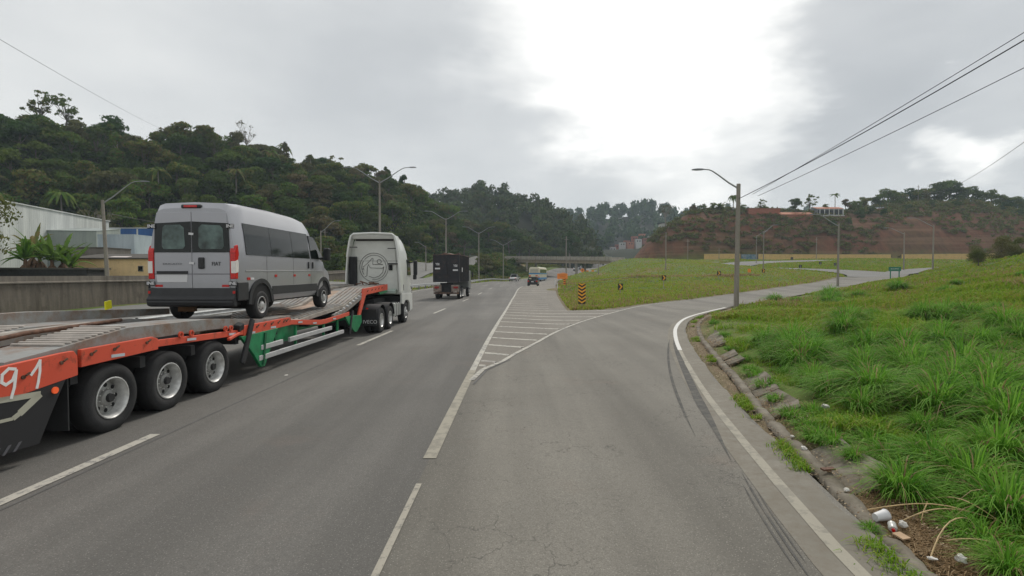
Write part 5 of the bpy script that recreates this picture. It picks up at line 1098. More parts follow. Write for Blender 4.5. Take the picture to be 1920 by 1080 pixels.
# ------------------------------------------------------------------ houses on the right-hand hill and far town
M_BRK = mat('bare_brick', (.30, .11, .065), .9, var=.2, vscale=2); M_TILE = mat('terracotta', (.40, .16, .09), .85, var=.2, vscale=2); M_PWH = mat('pale_render', (.50, .50, .48), .8, var=.1); M_BLV = mat('blue_render', (.22, .28, .34), .8)
def hill_house(px0, px1, Y, D, h, label, mw, mr, roof, rh=1., name='hill_house', zlift=0.):
    x0 = (px0 - 960) / 960 * Y; x1 = (px1 - 960) / 960 * Y; return quad_house(name, label, 'house', [(x0, Y), (x1, Y), (x1, Y + D), (x0, Y + D)], Hs((x0 + x1) / 2, Y) - .4 + zlift, h, mw, mr, roof, .3, rh)
hill_house(1402, 1461, 207, 6, 3.0, 'bare brick box house on the hill top right of the palms', M_BRK, M_BRK, 'flat', zlift=.2)
hill_house(1463, 1522, 205, 6, 2.0, 'low house with long terracotta roof below the round dark tree', M_BRK, M_TILE, 'gable', 1.2)
g, f = hill_house(1530, 1578, 210, 6, 3.2, 'pale house with a columned veranda and orange roof on the hill top', mat('shaded_render', (.27, .28, .28), .8), M_TILE, 'gable', 1.0)  # wall colour darkened to carry the veranda shade
for x in np.linspace(f[0][0] + .5, f[1][0] - .5, 6): MB().box(float(x) - .12, float(x) + .12, f[0][1] - 1.2, f[0][1] - 1.0, .6, 3.15).build('column', M_PWH, g)
MB().box(f[0][0], f[1][0], f[0][1] - 1.25, f[0][1] - .003, .2, .6).build('terrace', M_PWH, g); MB().box(f[0][0] + .3, f[1][0] - .3, f[0][1] - .02, f[0][1] - .004, 1.0, 2.8).build('opening_shade', M_GLASS, g)  # dark panel on the wall stands in for the shade behind the columns
hill_house(1240, 1262, 207, 5, 1.4, 'grey low house at the left shoulder of the cut hill', M_PWH, M_FIB, 'flat', zlift=.4)
tw = [(1168, 424, 5.5, M_PWH), (1176, 430, 8, M_BRK), (1183, 420, 6, M_TILE), (1191, 426, 11, M_BRK), (1198, 421, 9, M_PWH), (1205, 432, 12, M_TILE), (1212, 424, 10, M_BRK), (1160, 440, 5, M_BRK), (1222, 436, 9, M_PWH), (1150, 436, 4, M_PWH)]
for i, (px, Y, h, m) in enumerate(tw):
    x = (px - 960) / 960 * Y; g, f = quad_house('town_house', 'small box house in the far hillside town seen past the cut slope', 'house', [(x - 2.6, Y), (x + 2.2, Y), (x + 2.2, Y + 5), (x - 2.6, Y + 5)], Hs(x, Y), h, m, M_TILE if i % 2 else M_FIB, 'flat'); g['group'] = 'houses of the far town'
    for k in range(2):
        MB().box(-1.6 + k * 2, -.8 + k * 2, -2.53, -2.5, h - 2.2, h - 1.1).build('window', M_DARK, g)

# ------------------------------------------------------------------ litter
M_PAP = mat('white_litter', (.62, .61, .58), .7, var2=(.38, .35, .30), vscale=30); M_CARD = mat('cardboard', (.42, .29, .18), .9, var=.15); M_CUP = mat('foam_cup', (.60, .60, .60), .6)
def gp(px, py, z=None):
    k = 2.4 / (py - 514); x = (px - 960) * k; y = 960 * k; 
    for _ in range(4): z = Hs(x, y); k = (2.4 - z) / (py - 514); x = (px - 960) * k; y = 960 * k
    return x, y, z
def scrap(px, py, s, label, m=None, n=5, flat=.5, dz=.02, name='paper_scrap', cat='litter'):
    x, y, z = gp(px, py); r2 = random.Random(px); mb = MB()
    bm = bmesh.new(); bmesh.ops.create_icosphere(bm, subdivisions=2, radius=s)
    for v in bm.verts: v.co *= r2.uniform(.65, 1.15); v.co.z *= flat
    me = bpy.data.meshes.new(name); bm.to_mesh(me); bm.free(); me.materials.append(m or M_PAP); o = link_mesh(name, me, None, (x, y, z + s * flat * .6 + dz)); o.rotation_euler = (r2.uniform(-.3, .3), r2.uniform(-.3, .3), r2.uniform(0, 6))
    return tag(o, label, cat, 'litter by the road')
scrap(785, 895, .028, 'small white scrap lying in the gap of the solid line', flat=.4, dz=0); scrap(817, 1003, .03, 'white torn scrap on the cracked asphalt near the bottom', flat=.3, dz=0); scrap(535, 706, .06, 'white scrap on the highway lane beside the trailer', flat=.3, dz=0)
scrap(1490, 824, .028, 'white ball of paper on a gutter slab'); scrap(1513, 848, .045, 'crumpled white bag in the gutter'); scrap(1594, 928, .035, 'flattened white paper on the kerb'); scrap(1703, 997, .038, 'white foam block beside the crushed bottle', flat=.8)
scrap(1552, 769, .06, 'white stone on the grass bank', flat=.7); scrap(1815, 1066, .042, 'white crumpled cup in the bottom right corner', flat=.9); scrap(1760, 1062, .04, 'torn white bag beside the dry stalks at the bottom', flat=.4); scrap(1486, 862, .05, 'dark rubber scrap by the kerb', M_DARK, flat=.6); scrap(1560, 892, .03, 'beige scrap on the dirt strip', M_CARD)
for px, py, lb in ((1888, 537 + 20, 'far white litter bag in the grass on the right'), (1735, 527, 'small white litter in the distant grass')): scrap(px, py, .11, lb, flat=.5, dz=.05)
x, y, z = gp(1660, 985); g = empty('foam_cup', (x, y, z + .05), R(10), 'grey-white foam cup lying on its side in the dry stalks', 'cup', 'litter by the road'); MB().lathe((-.06, 0, 0), (1, 0, .12), [(.001, 0), (.036, 0), (.050, .12), (.047, .12), (.034, .006), (.001, .006)], 20).build('cup', M_CUP, g, smooth=40); MB().lathe((-.06, 0, 0), (1, 0, .12), [(.0505, .114), (.053, .118), (.0505, .124), (.048, .12)], 20).build('rim', M_CUP, g, smooth=60)
x, y, z = gp(1683, 1003); g = empty('crushed_bottle', (x, y, z + .035), R(-30), 'small crushed clear bottle with a red cap', 'bottle', 'litter by the road'); MB().lathe((0, -.04, 0), (0, 1, .1), [(.001, 0), (.028, .0), (.036, .03), (.03, .06), (.034, .09), (.014, .11), (.012, .12)], 14).build('bottle', mat('dull_plastic', (.45, .45, .42), .3), g, smooth=40); MB().cyl((0, -.062, 0), (0, -.040, 0), .014, n=10).build('cap', M_RED, g)
x, y, z = gp(1700, 1018); tag(MB().obox((0, 0, 0), (.11, .09, .012), (.15, .1, .4)).build('cardboard_piece', M_CARD, None, (x, y, z + .03)), 'torn square of brown cardboard beside the crushed bottle', 'cardboard', 'litter by the road')
x, y, z = gp(1636, 880); tag(MB().obox((0, 0, 0), (.16, .05, .02), (.1, 0, .2)).build('bark_piece', M_RUST, None, (x - .55, y - .12, z + .03)), 'short brown stick lying on the dirt strip', 'stick', 'litter by the road')
# ------------------------------------------------------------------ vegetation
def unit(v): return v / np.maximum(np.linalg.norm(v, axis=-1, keepdims=True), 1e-9)
def leaf_quads(C, Nrm, s, rg, asp=.6):
    """one ragged quad per centre"""
    n = len(C); Nrm = unit(Nrm); t = unit(np.cross(Nrm, rg.normal(size=(n, 3)))); b = np.cross(Nrm, t); s = np.asarray(s).reshape(-1, 1) * np.ones((n, 1))
    j = lambda: rg.uniform(.7, 1.2, (n, 1))
    V = np.stack([C - t * s * j() - b * s * asp * j() * .3, C + b * s * -asp * j() + t * s * .3, C + t * s * j() + b * s * asp * j() * .3, C + b * s * asp * j() - t * s * .2], 1)
    return V.reshape(-1, 3), np.arange(4 * n).reshape(n, 4)
def foliage_mat(name, cols, trans=.0, scale=.25, rough=.75):
    t = NT(name); r = t.island(); o = t.objrand(); k = t.math('ADD', t.math('MULTIPLY', r, .26), t.math('ADD', t.math('MULTIPLY', o, .58), t.math('MULTIPLY', t.noise(scale, 4, .6), .34)))
    n = len(cols); c = t.ramp(k, [(.12 + .76 * i / (n - 1), q) for i, q in enumerate(cols)]); t.done(c, rough, .05)
    if trans:
        tr_ = t.N.new('ShaderNodeBsdfTranslucent'); t.L.new(t.mix(.5, c, (.10, .20, .02)), tr_.inputs[0]); m = t.N.new('ShaderNodeMixShader'); m.inputs[0].default_value = trans
        t.L.new(t.p.outputs[0], m.inputs[1]); t.L.new(tr_.outputs[0], m.inputs[2]); t.L.new(m.outputs[0], t.out.inputs[0])
    return t.m
M_FOL = foliage_mat('forest_leaves', [(.032, .072, .015), (.078, .130, .026), (.125, .135, .034), (.050, .112, .025), (.17, .165, .044), (.145, .108, .048), (.062, .142, .028), (.125, .18, .034)], .25)
M_FOLD = foliage_mat('dark_leaves', [(.018, .046, .014), (.034, .072, .018), (.056, .092, .022), (.08, .092, .028)], .2)
M_FOLB = foliage_mat('brownish_leaves', [(.10, .080, .036), (.14, .105, .055), (.085, .095, .035), (.17, .14, .08)], .1)
M_FOLF = foliage_mat('far_leaves', [(.026, .060, .020), (.060, .105, .026), (.03, .07, .02), (.10, .115, .032), (.05, .09, .022), (.08, .085, .03)], .0, .11)
M_FOLY = foliage_mat('yellowgreen_leaves', [(.06, .10, .02), (.11, .14, .03), (.08, .13, .03), (.16, .15, .06)], .2)
M_OLV = foliage_mat('olive_leaves', [(.08, .10, .03), (.13, .14, .05), (.17, .14, .07), (.10, .12, .03)], .2)
M_BARK = stained('bark', (.09, .075, .06), (.17, .145, .12), .4, (.04, .035, .03)); M_BARKP = stained('pale_bark', (.20, .18, .15), (.32, .29, .25), .3)
def crown_pts(lobes, n, rg, shell=.16, low=-.45):
    vol = np.array([l[3] * l[4] for l in lobes]); k = rg.choice(len(lobes), n, p=vol / vol.sum()); L = np.array(lobes)[k]
    d = unit(rg.normal(size=(n, 3))); d[:, 2] = np.where(d[:, 2] < low, -d[:, 2], d[:, 2]); r = 1 - np.abs(rg.normal(0, shell, n)); inner = rg.random(n) < .14; r = np.where(inner, rg.uniform(.2, .8, n), r)
    bump = 1 + .16 * np.sin(d[:, 0] * 7 + k) * np.sin(d[:, 1] * 6 + 2 * k) + .1 * np.sin(d[:, 2] * 11 + k * 3)
    P = L[:, :3] + d * (r * bump)[:, None] * np.stack([L[:, 3], L[:, 3], L[:, 4]], 1)
    return P, d + rg.normal(0, .55, (n, 3))
def tree_meshes(kind, seed):
    """returns crown mesh, trunk mesh; unit height about 10 m"""
    rg = np.random.default_rng(seed); r2 = random.Random(seed); lobes = []; mb = MB(); mat_ = M_FOL; n = 1900; s = .29; sc_ = 1
    if kind == 'broad':
        for k in range(r2.randint(11, 15)): a = r2.uniform(0, 6.28); q = r2.uniform(0, 3.6) ; lobes.append((math.cos(a) * q, math.sin(a) * q, 7.2 + r2.uniform(-.9, 1.1) - q * .28, r2.uniform(1.1, 1.9), r2.uniform(.6, 1.1)))
    elif kind == 'round':
        for k in range(r2.randint(10, 14)): a = r2.uniform(0, 6.28); q = r2.uniform(0, 2.3); lobes.append((math.cos(a) * q, math.sin(a) * q, r2.uniform(4.2, 8.6) - q * .2, r2.uniform(1.1, 2.0), r2.uniform(.65, 1.15)))
    elif kind == 'low':
        for k in range(13): a = r2.uniform(0, 6.28); q = r2.uniform(0, 3.0); lobes.append((math.cos(a) * q, math.sin(a) * q, r2.uniform(1.6, 5.9) - q * .5, r2.uniform(1.2, 2.1), r2.uniform(.6, 1.1)))
    elif kind == 'dense':
        n = 9000; s = .115
        for k in range(16): a = r2.uniform(0, 6.28); q = r2.uniform(0, 3.0); lobes.append((math.cos(a) * q, math.sin(a) * q, r2.uniform(1.2, 6.2) - q * .4, r2.uniform(1.0, 1.9), r2.uniform(.9, 1.5)))
    elif kind == 'tall':
        n = 1500
        for k in range(12): a = r2.uniform(0, 6.28); h = r2.uniform(3.6, 9.6); q = r2.uniform(0, 1.4) * (1.15 - abs(h - 6) / 6); lobes.append((math.cos(a) * q, math.sin(a) * q, h, r2.uniform(.6, 1.1), r2.uniform(.7, 1.1)))
    elif kind == 'airy':
        n = 900; s = .26
        for k in range(22): a = r2.uniform(0, 6.28); q = r2.uniform(.3, 3.4); lobes.append((math.cos(a) * q, math.sin(a) * q, r2.uniform(5.2, 10.2) - q * .35, r2.uniform(.45, .95), r2.uniform(.35, .7)))
    elif kind == 'bare':
        n = 260; s = .2; mat_ = M_FOLB
        for k in range(16): a = r2.uniform(0, 6.28); q = r2.uniform(.5, 2.4); lobes.append((math.cos(a) * q, math.sin(a) * q, r2.uniform(5, 9.6), r2.uniform(.4, .9), r2.uniform(.3, .7)))
    P, D = crown_pts(lobes, n, rg); V, F = leaf_quads(P, D, rg.uniform(.6, 1.35, n) * s, rg); crown = np_mesh('crown_' + kind, V, F, mat_)
    th = {'broad': 5.2, 'round': 4.6, 'low': 2.5, 'dense': 3., 'tall': 8.5, 'airy': 5, 'bare': 5.5}[kind]; bend = r2.uniform(-.4, .4)
    mb.tube([(0, 0, -1.2), (bend * .2, 0, th * .4), (bend, bend * .5, th * .8), (bend * .8, 0, th)], [.26, .19, .14, .09], 7)
    for l in lobes[::(1 if kind in ('bare', 'airy') else 2)]:
        b = Vector((bend * .8, 0, th * r2.uniform(.6, .95))); e = Vector(l[:3]); mid = b.lerp(e, .5) + Vector((0, 0, -.3)); mb.tube([b, mid, e], [.09, .06, .02], 5)
        if kind == 'bare':
            for _ in range(4): q = e + Vector([r2.uniform(-1.1, 1.1) for _ in range(3)]) + Vector((0, 0, .5)); mb.tube([mid.lerp(e, .6), q], [.03, .008], 4)
    return crown, mb.mesh('trunk_' + kind, M_BARKP if kind in ('bare', 'tall') else M_BARK, 50)
TM = {}
def get_tree(kind, v):
    if (kind, v) not in TM: TM[(kind, v)] = tree_meshes(kind, hash((len(kind), ord(kind[0]), v)) % 9973)
    return TM[(kind, v)]
CM = {}
def put_tree(x, y, kind, scale, label, group=None, name='tree', fmat=None, sz=1., sink=0., nv=4):
    v = rnd.randrange(nv); cm, tm = get_tree(kind, v)
    if fmat:
        key = (kind, v, fmat.name)
        if key not in CM: c2 = cm.copy(); c2.materials[0] = fmat; CM[key] = c2
        cm = CM[key]
    g = empty(name, (x, y, Hs(x, y) - sink), rnd.uniform(0, 6.28), label, 'tree', group); g.scale = (scale, scale, scale * sz)
    link_mesh('crown', cm, g); link_mesh('trunk', tm, g); return g
# forest on the left hill, tree by tree
RY = interp(LEFT_HILL[::-1][:, 0][::-1], LEFT_HILL[:, 1])
pts = []
cand = [(rnd.uniform(-178, -4), rnd.uniform(76, 246)) for _ in range(9000)]
cx = np.array(cand); lh = ridge_h(cx[:, 0], cx[:, 1], LEFT_HILL, .9); ry = RY(cx[:, 0]); sdn = road_sd(cx[:, 0], cx[:, 1])
for (x, y), h, r_, sd in zip(cand, lh, ry, sdn):
    if y > r_ + 7 or h < .25 or sd < 6: continue
    u = x / y
    if u < -1.14: continue
    gap = 3.9 + .009 * y
    if all((x - a) ** 2 + (y - b) ** 2 > gap * gap for a, b in pts): pts.append((x, y))
pts.sort(key=lambda p: math.hypot(*p)); print('forest', len(pts)); print('kept', len(pts[:294])); pts = pts[:294]
FL = 'forest tree in the dense dark wood on the left hillside'; FG = 'trees of the left hillside forest'
kinds = ['broad', 'round', 'broad', 'low', 'round', 'broad', 'airy', 'tall']
for x, y in pts:
    r_ = float(RY(x)); near = y < r_ - 26; top = y > r_ - 4
    k = rnd.choice(['low', 'low', 'round', 'broad'] if near else (['round', 'low', 'broad', 'round'] if top else kinds)); s = rnd.uniform(.85, 1.3)
    fm = rnd.choices([None, M_FOLD, M_FOLB, M_FOLY], [5, 3, 2.2, 1.3])[0]
    put_tree(x, y, k, s, FL, FG, fmat=fm, nv=4, sink=s * ((1.8 if k == 'low' else 4.3) if top else (.8 if k == 'low' else 2.4)))
# the ones that stand out
def special(px, Y, kind, s, label, fm=None, name='tree', sz=1.): x, y = P2(px, Y); return put_tree(x, y, kind, s, label, None, name, fm, sz)
special(85, 137, 'airy', 1.1, 'tall airy tree with open crown on the ridge at far left'); special(130, 138, 'airy', 1.05, 'airy tree right of the tallest one on the left ridge', M_FOLY); special(215, 140, 'low', 1.35, 'wide umbrella-shaped tree on the left ridge', M_FOLD, sz=1.0)
special(465, 156, 'bare', 1.15, 'leafless pale tree sticking up on the ridge above the van', name='bare_tree'); special(180, 96, 'bare', 1.25, 'pale leafless tree in the forest just left of the leaning lamp', name='bare_tree'); special(805, 226, 'bare', 1., 'leafless tree at the saddle of the ridge', name='bare_tree')
special(608, 178, 'low', 1.25, 'dark flat-topped tree on the ridge left of the white cab lamp', M_FOLD); special(390, 96, 'round', .8, 'yellow-green round tree in the forest above the van roof', M_FOLY)
# trees by the side street, the bridge and the foot of the wood
for px, Y, k, s in ((880, 136, 'low', .62), (892, 144, 'low', .7), (904, 152, 'round', .75), (915, 158, 'low', .75), (926, 150, 'low', .5), (872, 128, 'low', .45), (940, 160, 'low', .55), (952, 170, 'low', .6), (850, 175, 'round', 1.0), (870, 186, 'broad', 1.1), (835, 165, 'low', .8), (895, 180, 'round', 1.0), (820, 172, 'round', .95), (790, 160, 'low', .9), (768, 150, 'round', 1.0), (745, 140, 'low', .9), (725, 132, 'round', .9), (700, 120, 'low', .9), (680, 112, 'round', .9), (655, 104, 'low', .9), (630, 98, 'low', .8)):
    x, y = P2(px, Y)
    if road_sd([x], [y])[0] > 1.5: put_tree(x, y, k, s, 'leafy tree between the forest foot and the side street', 'trees beside the side street', fmat=rnd.choice([None, M_FOLY, None, M_FOLD]))
for px, Y, k, s in ((915, 222, 'broad', 1.3), (935, 228, 'round', 1.5), (955, 226, 'broad', 1.5), (975, 236, 'round', 1.5), (992, 230, 'broad', 1.35), (1008, 240, 'round', 1.3), (1024, 236, 'broad', 1.2), (1040, 246, 'round', 1.1), (1056, 252, 'broad', 1.1), (1090, 262, 'low', .8), (1102, 250, 'low', .8), (1116, 246, 'low', .8), (900, 216, 'round', 1.1), (1140, 252, 'low', .8), (1160, 250, 'low', .7), (1180, 246, 'low', .7)):
    x, y = P2(px, Y)
    if road_sd([x], [y])[0] > 2: put_tree(x, y, k, s, 'leafy tree rising directly behind the road bridge', 'trees behind the bridge', fmat=rnd.choice([None, M_FOLD]))
special(1068, 236, 'tall', 2.0, 'tall pointed tree rising behind the bridge, left of the far town', M_FOLD); special(1079, 244, 'tall', 1.7, 'second pointed tree behind the bridge, slightly lower', M_FOLD)

# far woods: one mass each
def wood(name, rp, n, x0, x1, y0, y1, size, nq, qs, label, front=30, mt=None):
    rg = np.random.default_rng(len(name)); base = []
    for v in range(5):
        r2 = random.Random(v + 50); lb = [(math.cos(a) * q, math.sin(a) * q, r2.uniform(5, 9) - q * .3, r2.uniform(1.2, 2.2), r2.uniform(1., 1.8)) for a, q in [(r2.uniform(0, 6.28), r2.uniform(0, 2.8)) for _ in range(10)]]
        P, D = crown_pts(lb, nq, rg, .12); base.append(leaf_quads(P, D, rg.uniform(.6, 1.4, nq) * qs, rg, .75)[0])
    X = rg.uniform(x0, x1, n * 3); Y = rg.uniform(y0, y1, n * 3); hh = ridge_h(X, Y, rp, 1.); k = hh > .6; X, Y = X[k][:n], Y[k][:n]; Z = H(X, Y); out = []
    for i in range(len(X)):
        a = rg.uniform(0, 6.28); s = size * rg.uniform(.7, 1.3); b = base[i % 5]; c_, s_ = math.cos(a), math.sin(a); q = np.stack([b[:, 0] * c_ - b[:, 1] * s_, b[:, 0] * s_ + b[:, 1] * c_, b[:, 2] * rg.uniform(.85, 1.4) - 2], 1) * s + np.array([X[i], Y[i], Z[i]]); out.append(q)
    V = np.concatenate(out); return tag(link_mesh(name, np_mesh(name, V, np.arange(len(V)).reshape(-1, 4), mt or M_FOLF)), label, 'wood', None, 'stuff')
wood('middle_wood', MID_HILL, 620, -125, 45, 225, 375, 1.15, 220, .52, 'dark wooded hill behind the bridge in the middle distance')
wood('far_wood', FAR_HILL, 1500, -150, 640, 400, 780, 1.5, 90, .95, 'hazy blue-green wooded hill farthest away')
# undergrowth under the near forest
def scrub(name, P, smin, smax, nq, qs, m, label, sq=.6, cat='scrub'):
    rg = np.random.default_rng(len(P) + 3); Z = H(P[:, 0], P[:, 1]); out = []
    for i, (x, y) in enumerate(P):
        r = rg.uniform(smin, smax); lb = [(rg.uniform(-.6, .6) * r, rg.uniform(-.6, .6) * r, r * rg.uniform(.1, .55), r * rg.uniform(.4, .75), r * sq * rg.uniform(.5, .9)) for _ in range(5)]
        C, D = crown_pts(lb, nq, rg, .2, -.2); v = leaf_quads(C, D, rg.uniform(.6, 1.4, nq) * qs, rg)[0] + np.array([x, y, Z[i] - .1]); out.append(v)
    V = np.concatenate(out); return tag(link_mesh(name, np_mesh(name, V, np.arange(len(V)).reshape(-1, 4), m)), label, cat, None, 'stuff')
rg = np.random.default_rng(3)
P = np.stack([rg.uniform(-178, 0, 6000), rg.uniform(74, 240, 6000)], 1); k = (ridge_h(P[:, 0], P[:, 1], LEFT_HILL, .9) > .2) & (road_sd(P[:, 0], P[:, 1]) > 2.5) & (P[:, 1] < RY(P[:, 0]) + 5) & (P[:, 0] / P[:, 1] > -1.15)
scrub('forest_undergrowth', P[k][:2000], 1.6, 3.8, 70, .45, M_FOLD, 'dark undergrowth between the trunks of the left hillside forest')
P = np.stack([rg.uniform(-34, 26, 2600), rg.uniform(96, 255, 2600)], 1); sd = road_sd(P[:, 0], P[:, 1]); k = (sd > 1.2) & (P[:, 0] < fL(P[:, 1]) - .8) & (P[:, 1] > 125) | ((P[:, 1] > 200) & (sd > 2)); scrub('roadside_bushes', P[k][:420], .9, 2.2, 70, .26, M_FOL, 'bushes on the bank left of the highway before the bridge')
# brown hill: scrub, dry bushes, ridge trees
P = np.stack([rg.uniform(55, 300, 9000), rg.uniform(176, 226, 9000)], 1); bh = ridge_h(P[:, 0], P[:, 1], BROWN, .62); nz = vnoise(P[:, 0], P[:, 1] * 1.6, 9, 21) + vnoise(P[:, 0], P[:, 1], 4, 22) * .5
zb = H(P[:, 0], P[:, 1]); rise = (zb - 7.4) / 20; k = (bh > .8) & (nz > (.22 - rise * 1.1 + np.where(P[:, 0] > 135, .55, -.30) - np.where((P[:, 0] > 135) & (zb > 26), .9, 0))) & (P[:, 1] < 222)
scrub('hillside_scrub', P[k & (rg.random(len(P)) < .85)][:1700], .8, 2.2, 46, .33, M_FOL, 'green scrub covering the upper part of the red cut slope')
k2 = (bh > .8) & (nz > .0) & (P[:, 0] < 150) & (P[:, 1] < 222); scrub('dry_scrub', P[k2][:650], .6, 1.7, 40, .27, M_FOLB, 'brown dry scrub on the left part of the cut slope')
for i, (px, Y, k, s, m_) in enumerate([(1618, 222, 'low', .8, None), (1640, 222, 'low', .75, M_FOLD), (1655, 224, 'low', 1.0, None), (1672, 224, 'low', 1.0, M_FOLY), (1690, 228, 'low', .9, None), (1702, 229, 'low', 1.0, M_FOLD), (1716, 228, 'low', .9, None), (1733, 229, 'low', .95, None), (1748, 230, 'low', 1.1, M_FOLD), (1760, 228, 'low', 1.05, M_FOLD), (1776, 230, 'low', 1.25, None), (1790, 228, 'low', .95, M_FOLD), (1806, 226, 'low', .9, M_FOLY), (1820, 226, 'low', .9, M_FOLD), (1838, 226, 'low', .85, None), (1855, 225, 'low', .9, M_FOLY), (1872, 225, 'low', .8, None), (1888, 225, 'low', .8, M_FOLD), (1902, 225, 'low', .9, None), (1915, 225, 'low', .8, None), (1595, 215, 'low', .6, M_FOLY), (1606, 216, 'low', .55, None), (1335, 211, 'low', .42, M_FOLY), (1318, 210, 'low', .35, None), (1392, 211, 'low', .4, None), (1300, 209, 'low', .35, M_FOLB)]):
    x, y = P2(px, Y); put_tree(x, y, k, s * 1.12, 'leafy tree on the crest of the right hand hill', 'trees along the right hand ridge', fmat=m_, sz=1.15)
for px, Y, k, s, m_ in [(1630, 210, 'low', .6, M_FOLD), (1612, 206, 'low', .62, M_FOLD), (1655, 208, 'low', .5, M_FOLD), (1590, 202, 'low', .45, None), (1700, 212, 'low', .5, M_FOLD), (1745, 214, 'low', .5, M_FOLD), (1790, 214, 'low', .5, M_FOLD), (1835, 212, 'low', .5, None), (1880, 212, 'low', .55, M_FOLD), (1910, 208, 'low', .5, M_FOLD), (1440, 200, 'low', .35, None), (1480, 200, 'low', .38, None), (1560, 200, 'low', .4, M_FOLD)]:
    x, y = P2(px, Y); put_tree(x, y, k, s, 'dark bushy tree on the upper face of the right hand hill', 'bushy trees on the right hand slope', fmat=m_)
special(1490, 209, 'round', .85, 'round dark tree on the hill top left of the veranda house', M_FOLD, sz=.85); special(1516, 210, 'airy', .85, 'loose brown-green tree beside the veranda house'); special(1583, 214, 'round', .62, 'small round greyish tree right of the veranda house', M_FOLB); special(1546, 214, 'round', .45, 'small tree behind the veranda house roof'); special(1247, 206, 'bare', 1.15, 'tall brownish thin tree at the left shoulder of the cut hill', name='bare_tree', sz=1.0); special(1425, 209, 'airy', .6, 'flat airy tree beside the palm on the hill top')
# palms
def frond(mb, base, az, L, droop, w=.5, up=.6, n=7):
    d = Vector((math.cos(az), math.sin(az), 0)); u = Vector((-d.y, d.x, 0)); pts = []
    for i in range(n + 1): t = i / n; pts.append(base + d * (L * t) + Vector((0, 0, up * L * t - droop * L * t * t)))
    for i in range(n):
        a, b = pts[i], pts[i + 1]; wa = w * math.sin(math.pi * min(1, (i + .4) / n * .92)) ; wb = w * math.sin(math.pi * min(1, (i + 1.4) / n * .92)) if i < n - 1 else .02
        for s in (-1, 1): mb.quad(a, b, b + u * s * wb + Vector((0, 0, -wb * .5)), a + u * s * wa * .8 + Vector((0, 0, -wa * .5)))
def palm(px, Y, h, L, label, nf=15, name='palm_tree', up=.7, droop=1.1, w=.45, z0=0.):
    x, y = P2(px, Y); g = empty(name, (x, y, Hs(x, y)), 0, label, 'palm tree'); MB().tube([(0, 0, -1), (.1, 0, h * .5), (0, 0, h)], [.22, .15, .11], 7).build('trunk', M_BARKP, g, smooth=40); mb = MB()
    for k in range(nf): frond(mb, Vector((0, 0, h)), k * 2.4 + rnd.uniform(-.2, .2), L * rnd.uniform(.8, 1.1), droop * rnd.uniform(.6, 1.2), w, up * rnd.uniform(.4, 1.2))
    mb.build('fronds', M_FOL, g); return g
palm(1373, 212, 6.3, 2.4, 'tall slender palm on the hill top beside the nearest lamp post', 18, droop=1.7); palm(1563, 213, 8.2, 2.2, 'tall palm with star-like crown right of the veranda house', 13, up=.5, droop=.8)
palm(1429, 210, 2.2, 3.0, 'short bushy palm left of the brick box house', 20, up=.9); palm(1347, 211, 1.6, 3.4, 'low clump of arching palm leaves on the left end of the hill top', 22, up=1.2, droop=1.0)
for px, Y, h in ((510, 150, 6.5), (535, 165, 7.5), (300, 120, 8), (118, 105, 8), (445, 130, 7.5)): palm(px, Y, h, 3.2, 'dark palm in the left forest at %s' % {510: 'the ridge above the van', 535: 'the ridge dip right of the van', 300: 'mid slope above the van roof', 118: 'mid slope above the banana plants', 445: 'mid slope above the van front'}[px], 16, droop=1.5)

# banana plants behind the retaining wall
M_BAN = foliage_mat('banana_leaves', [(.05, .12, .02), (.09, .20, .03), (.14, .22, .05), (.10, .17, .04), (.22, .17, .07)], .3); M_BDRY = mat('dry_banana', (.20, .12, .07), .9, var=.35, vscale=2)
for i, (px, Y, hh) in enumerate(((48, 45, 2.7), (75, 46.5, 3.1), (98, 45.5, 2.8), (118, 46.8, 2.9), (62, 47.5, 3.2), (132, 46, 2.3))):
    x, y = P2(px, Y); g = empty('banana_plant', (x, y, Hs(x, y)), 0, 'banana plant with ragged leaves above the dark shed', 'banana plant', 'banana plants behind the retaining wall')
    MB().tube([(0, 0, -.5), (.05, 0, hh * .6), (0, 0, hh)], [.22, .18, .10], 8).build('stem', M_BDRY, g, smooth=40); mb = MB()
    for k in range(19): frond(mb, Vector((0, 0, hh * rnd.uniform(.85, 1.))), k * 2.4 + i, rnd.uniform(1.2, 2.1), rnd.uniform(.4, 1.2), .21, rnd.uniform(.7, 2.3), 6)
    mb.build('leaves', M_BAN, g); mb = MB()
    for k in range(9): frond(mb, Vector((0, 0, hh * .8)), k * 2.4 + i, rnd.uniform(.7, 1.2), 2.0, .16, -.2, 5)
    mb.build('dry_leaves', M_BDRY, g)
special(-92, 39, 'dense', 1.1, 'dark leafy tree cut by the left edge of the picture', M_FOLY, sz=1.25); special(-125, 46, 'round', 1.0, 'tall tree at the left edge behind the banana plants', M_FOLD)
g = put_tree(-38.6, 42.2, 'low', .16, 'small fresh green bush poking over the retaining wall', None, 'bush', M_FOLY)
for x, y, s, lb in ((59, 64.5, .36, 'big dry-green bush on the grass crest, left one at the right edge'), (63, 66, .48, 'big green bush on the grass crest at the right edge'), (67, 68, .5, 'bush on the grass crest beyond the right edge bush'), (55.5, 61, .28, 'small bush on the grass crest in front of the big bushes')): put_tree(x, y, 'dense', s, lb, None, 'bush', M_OLV)
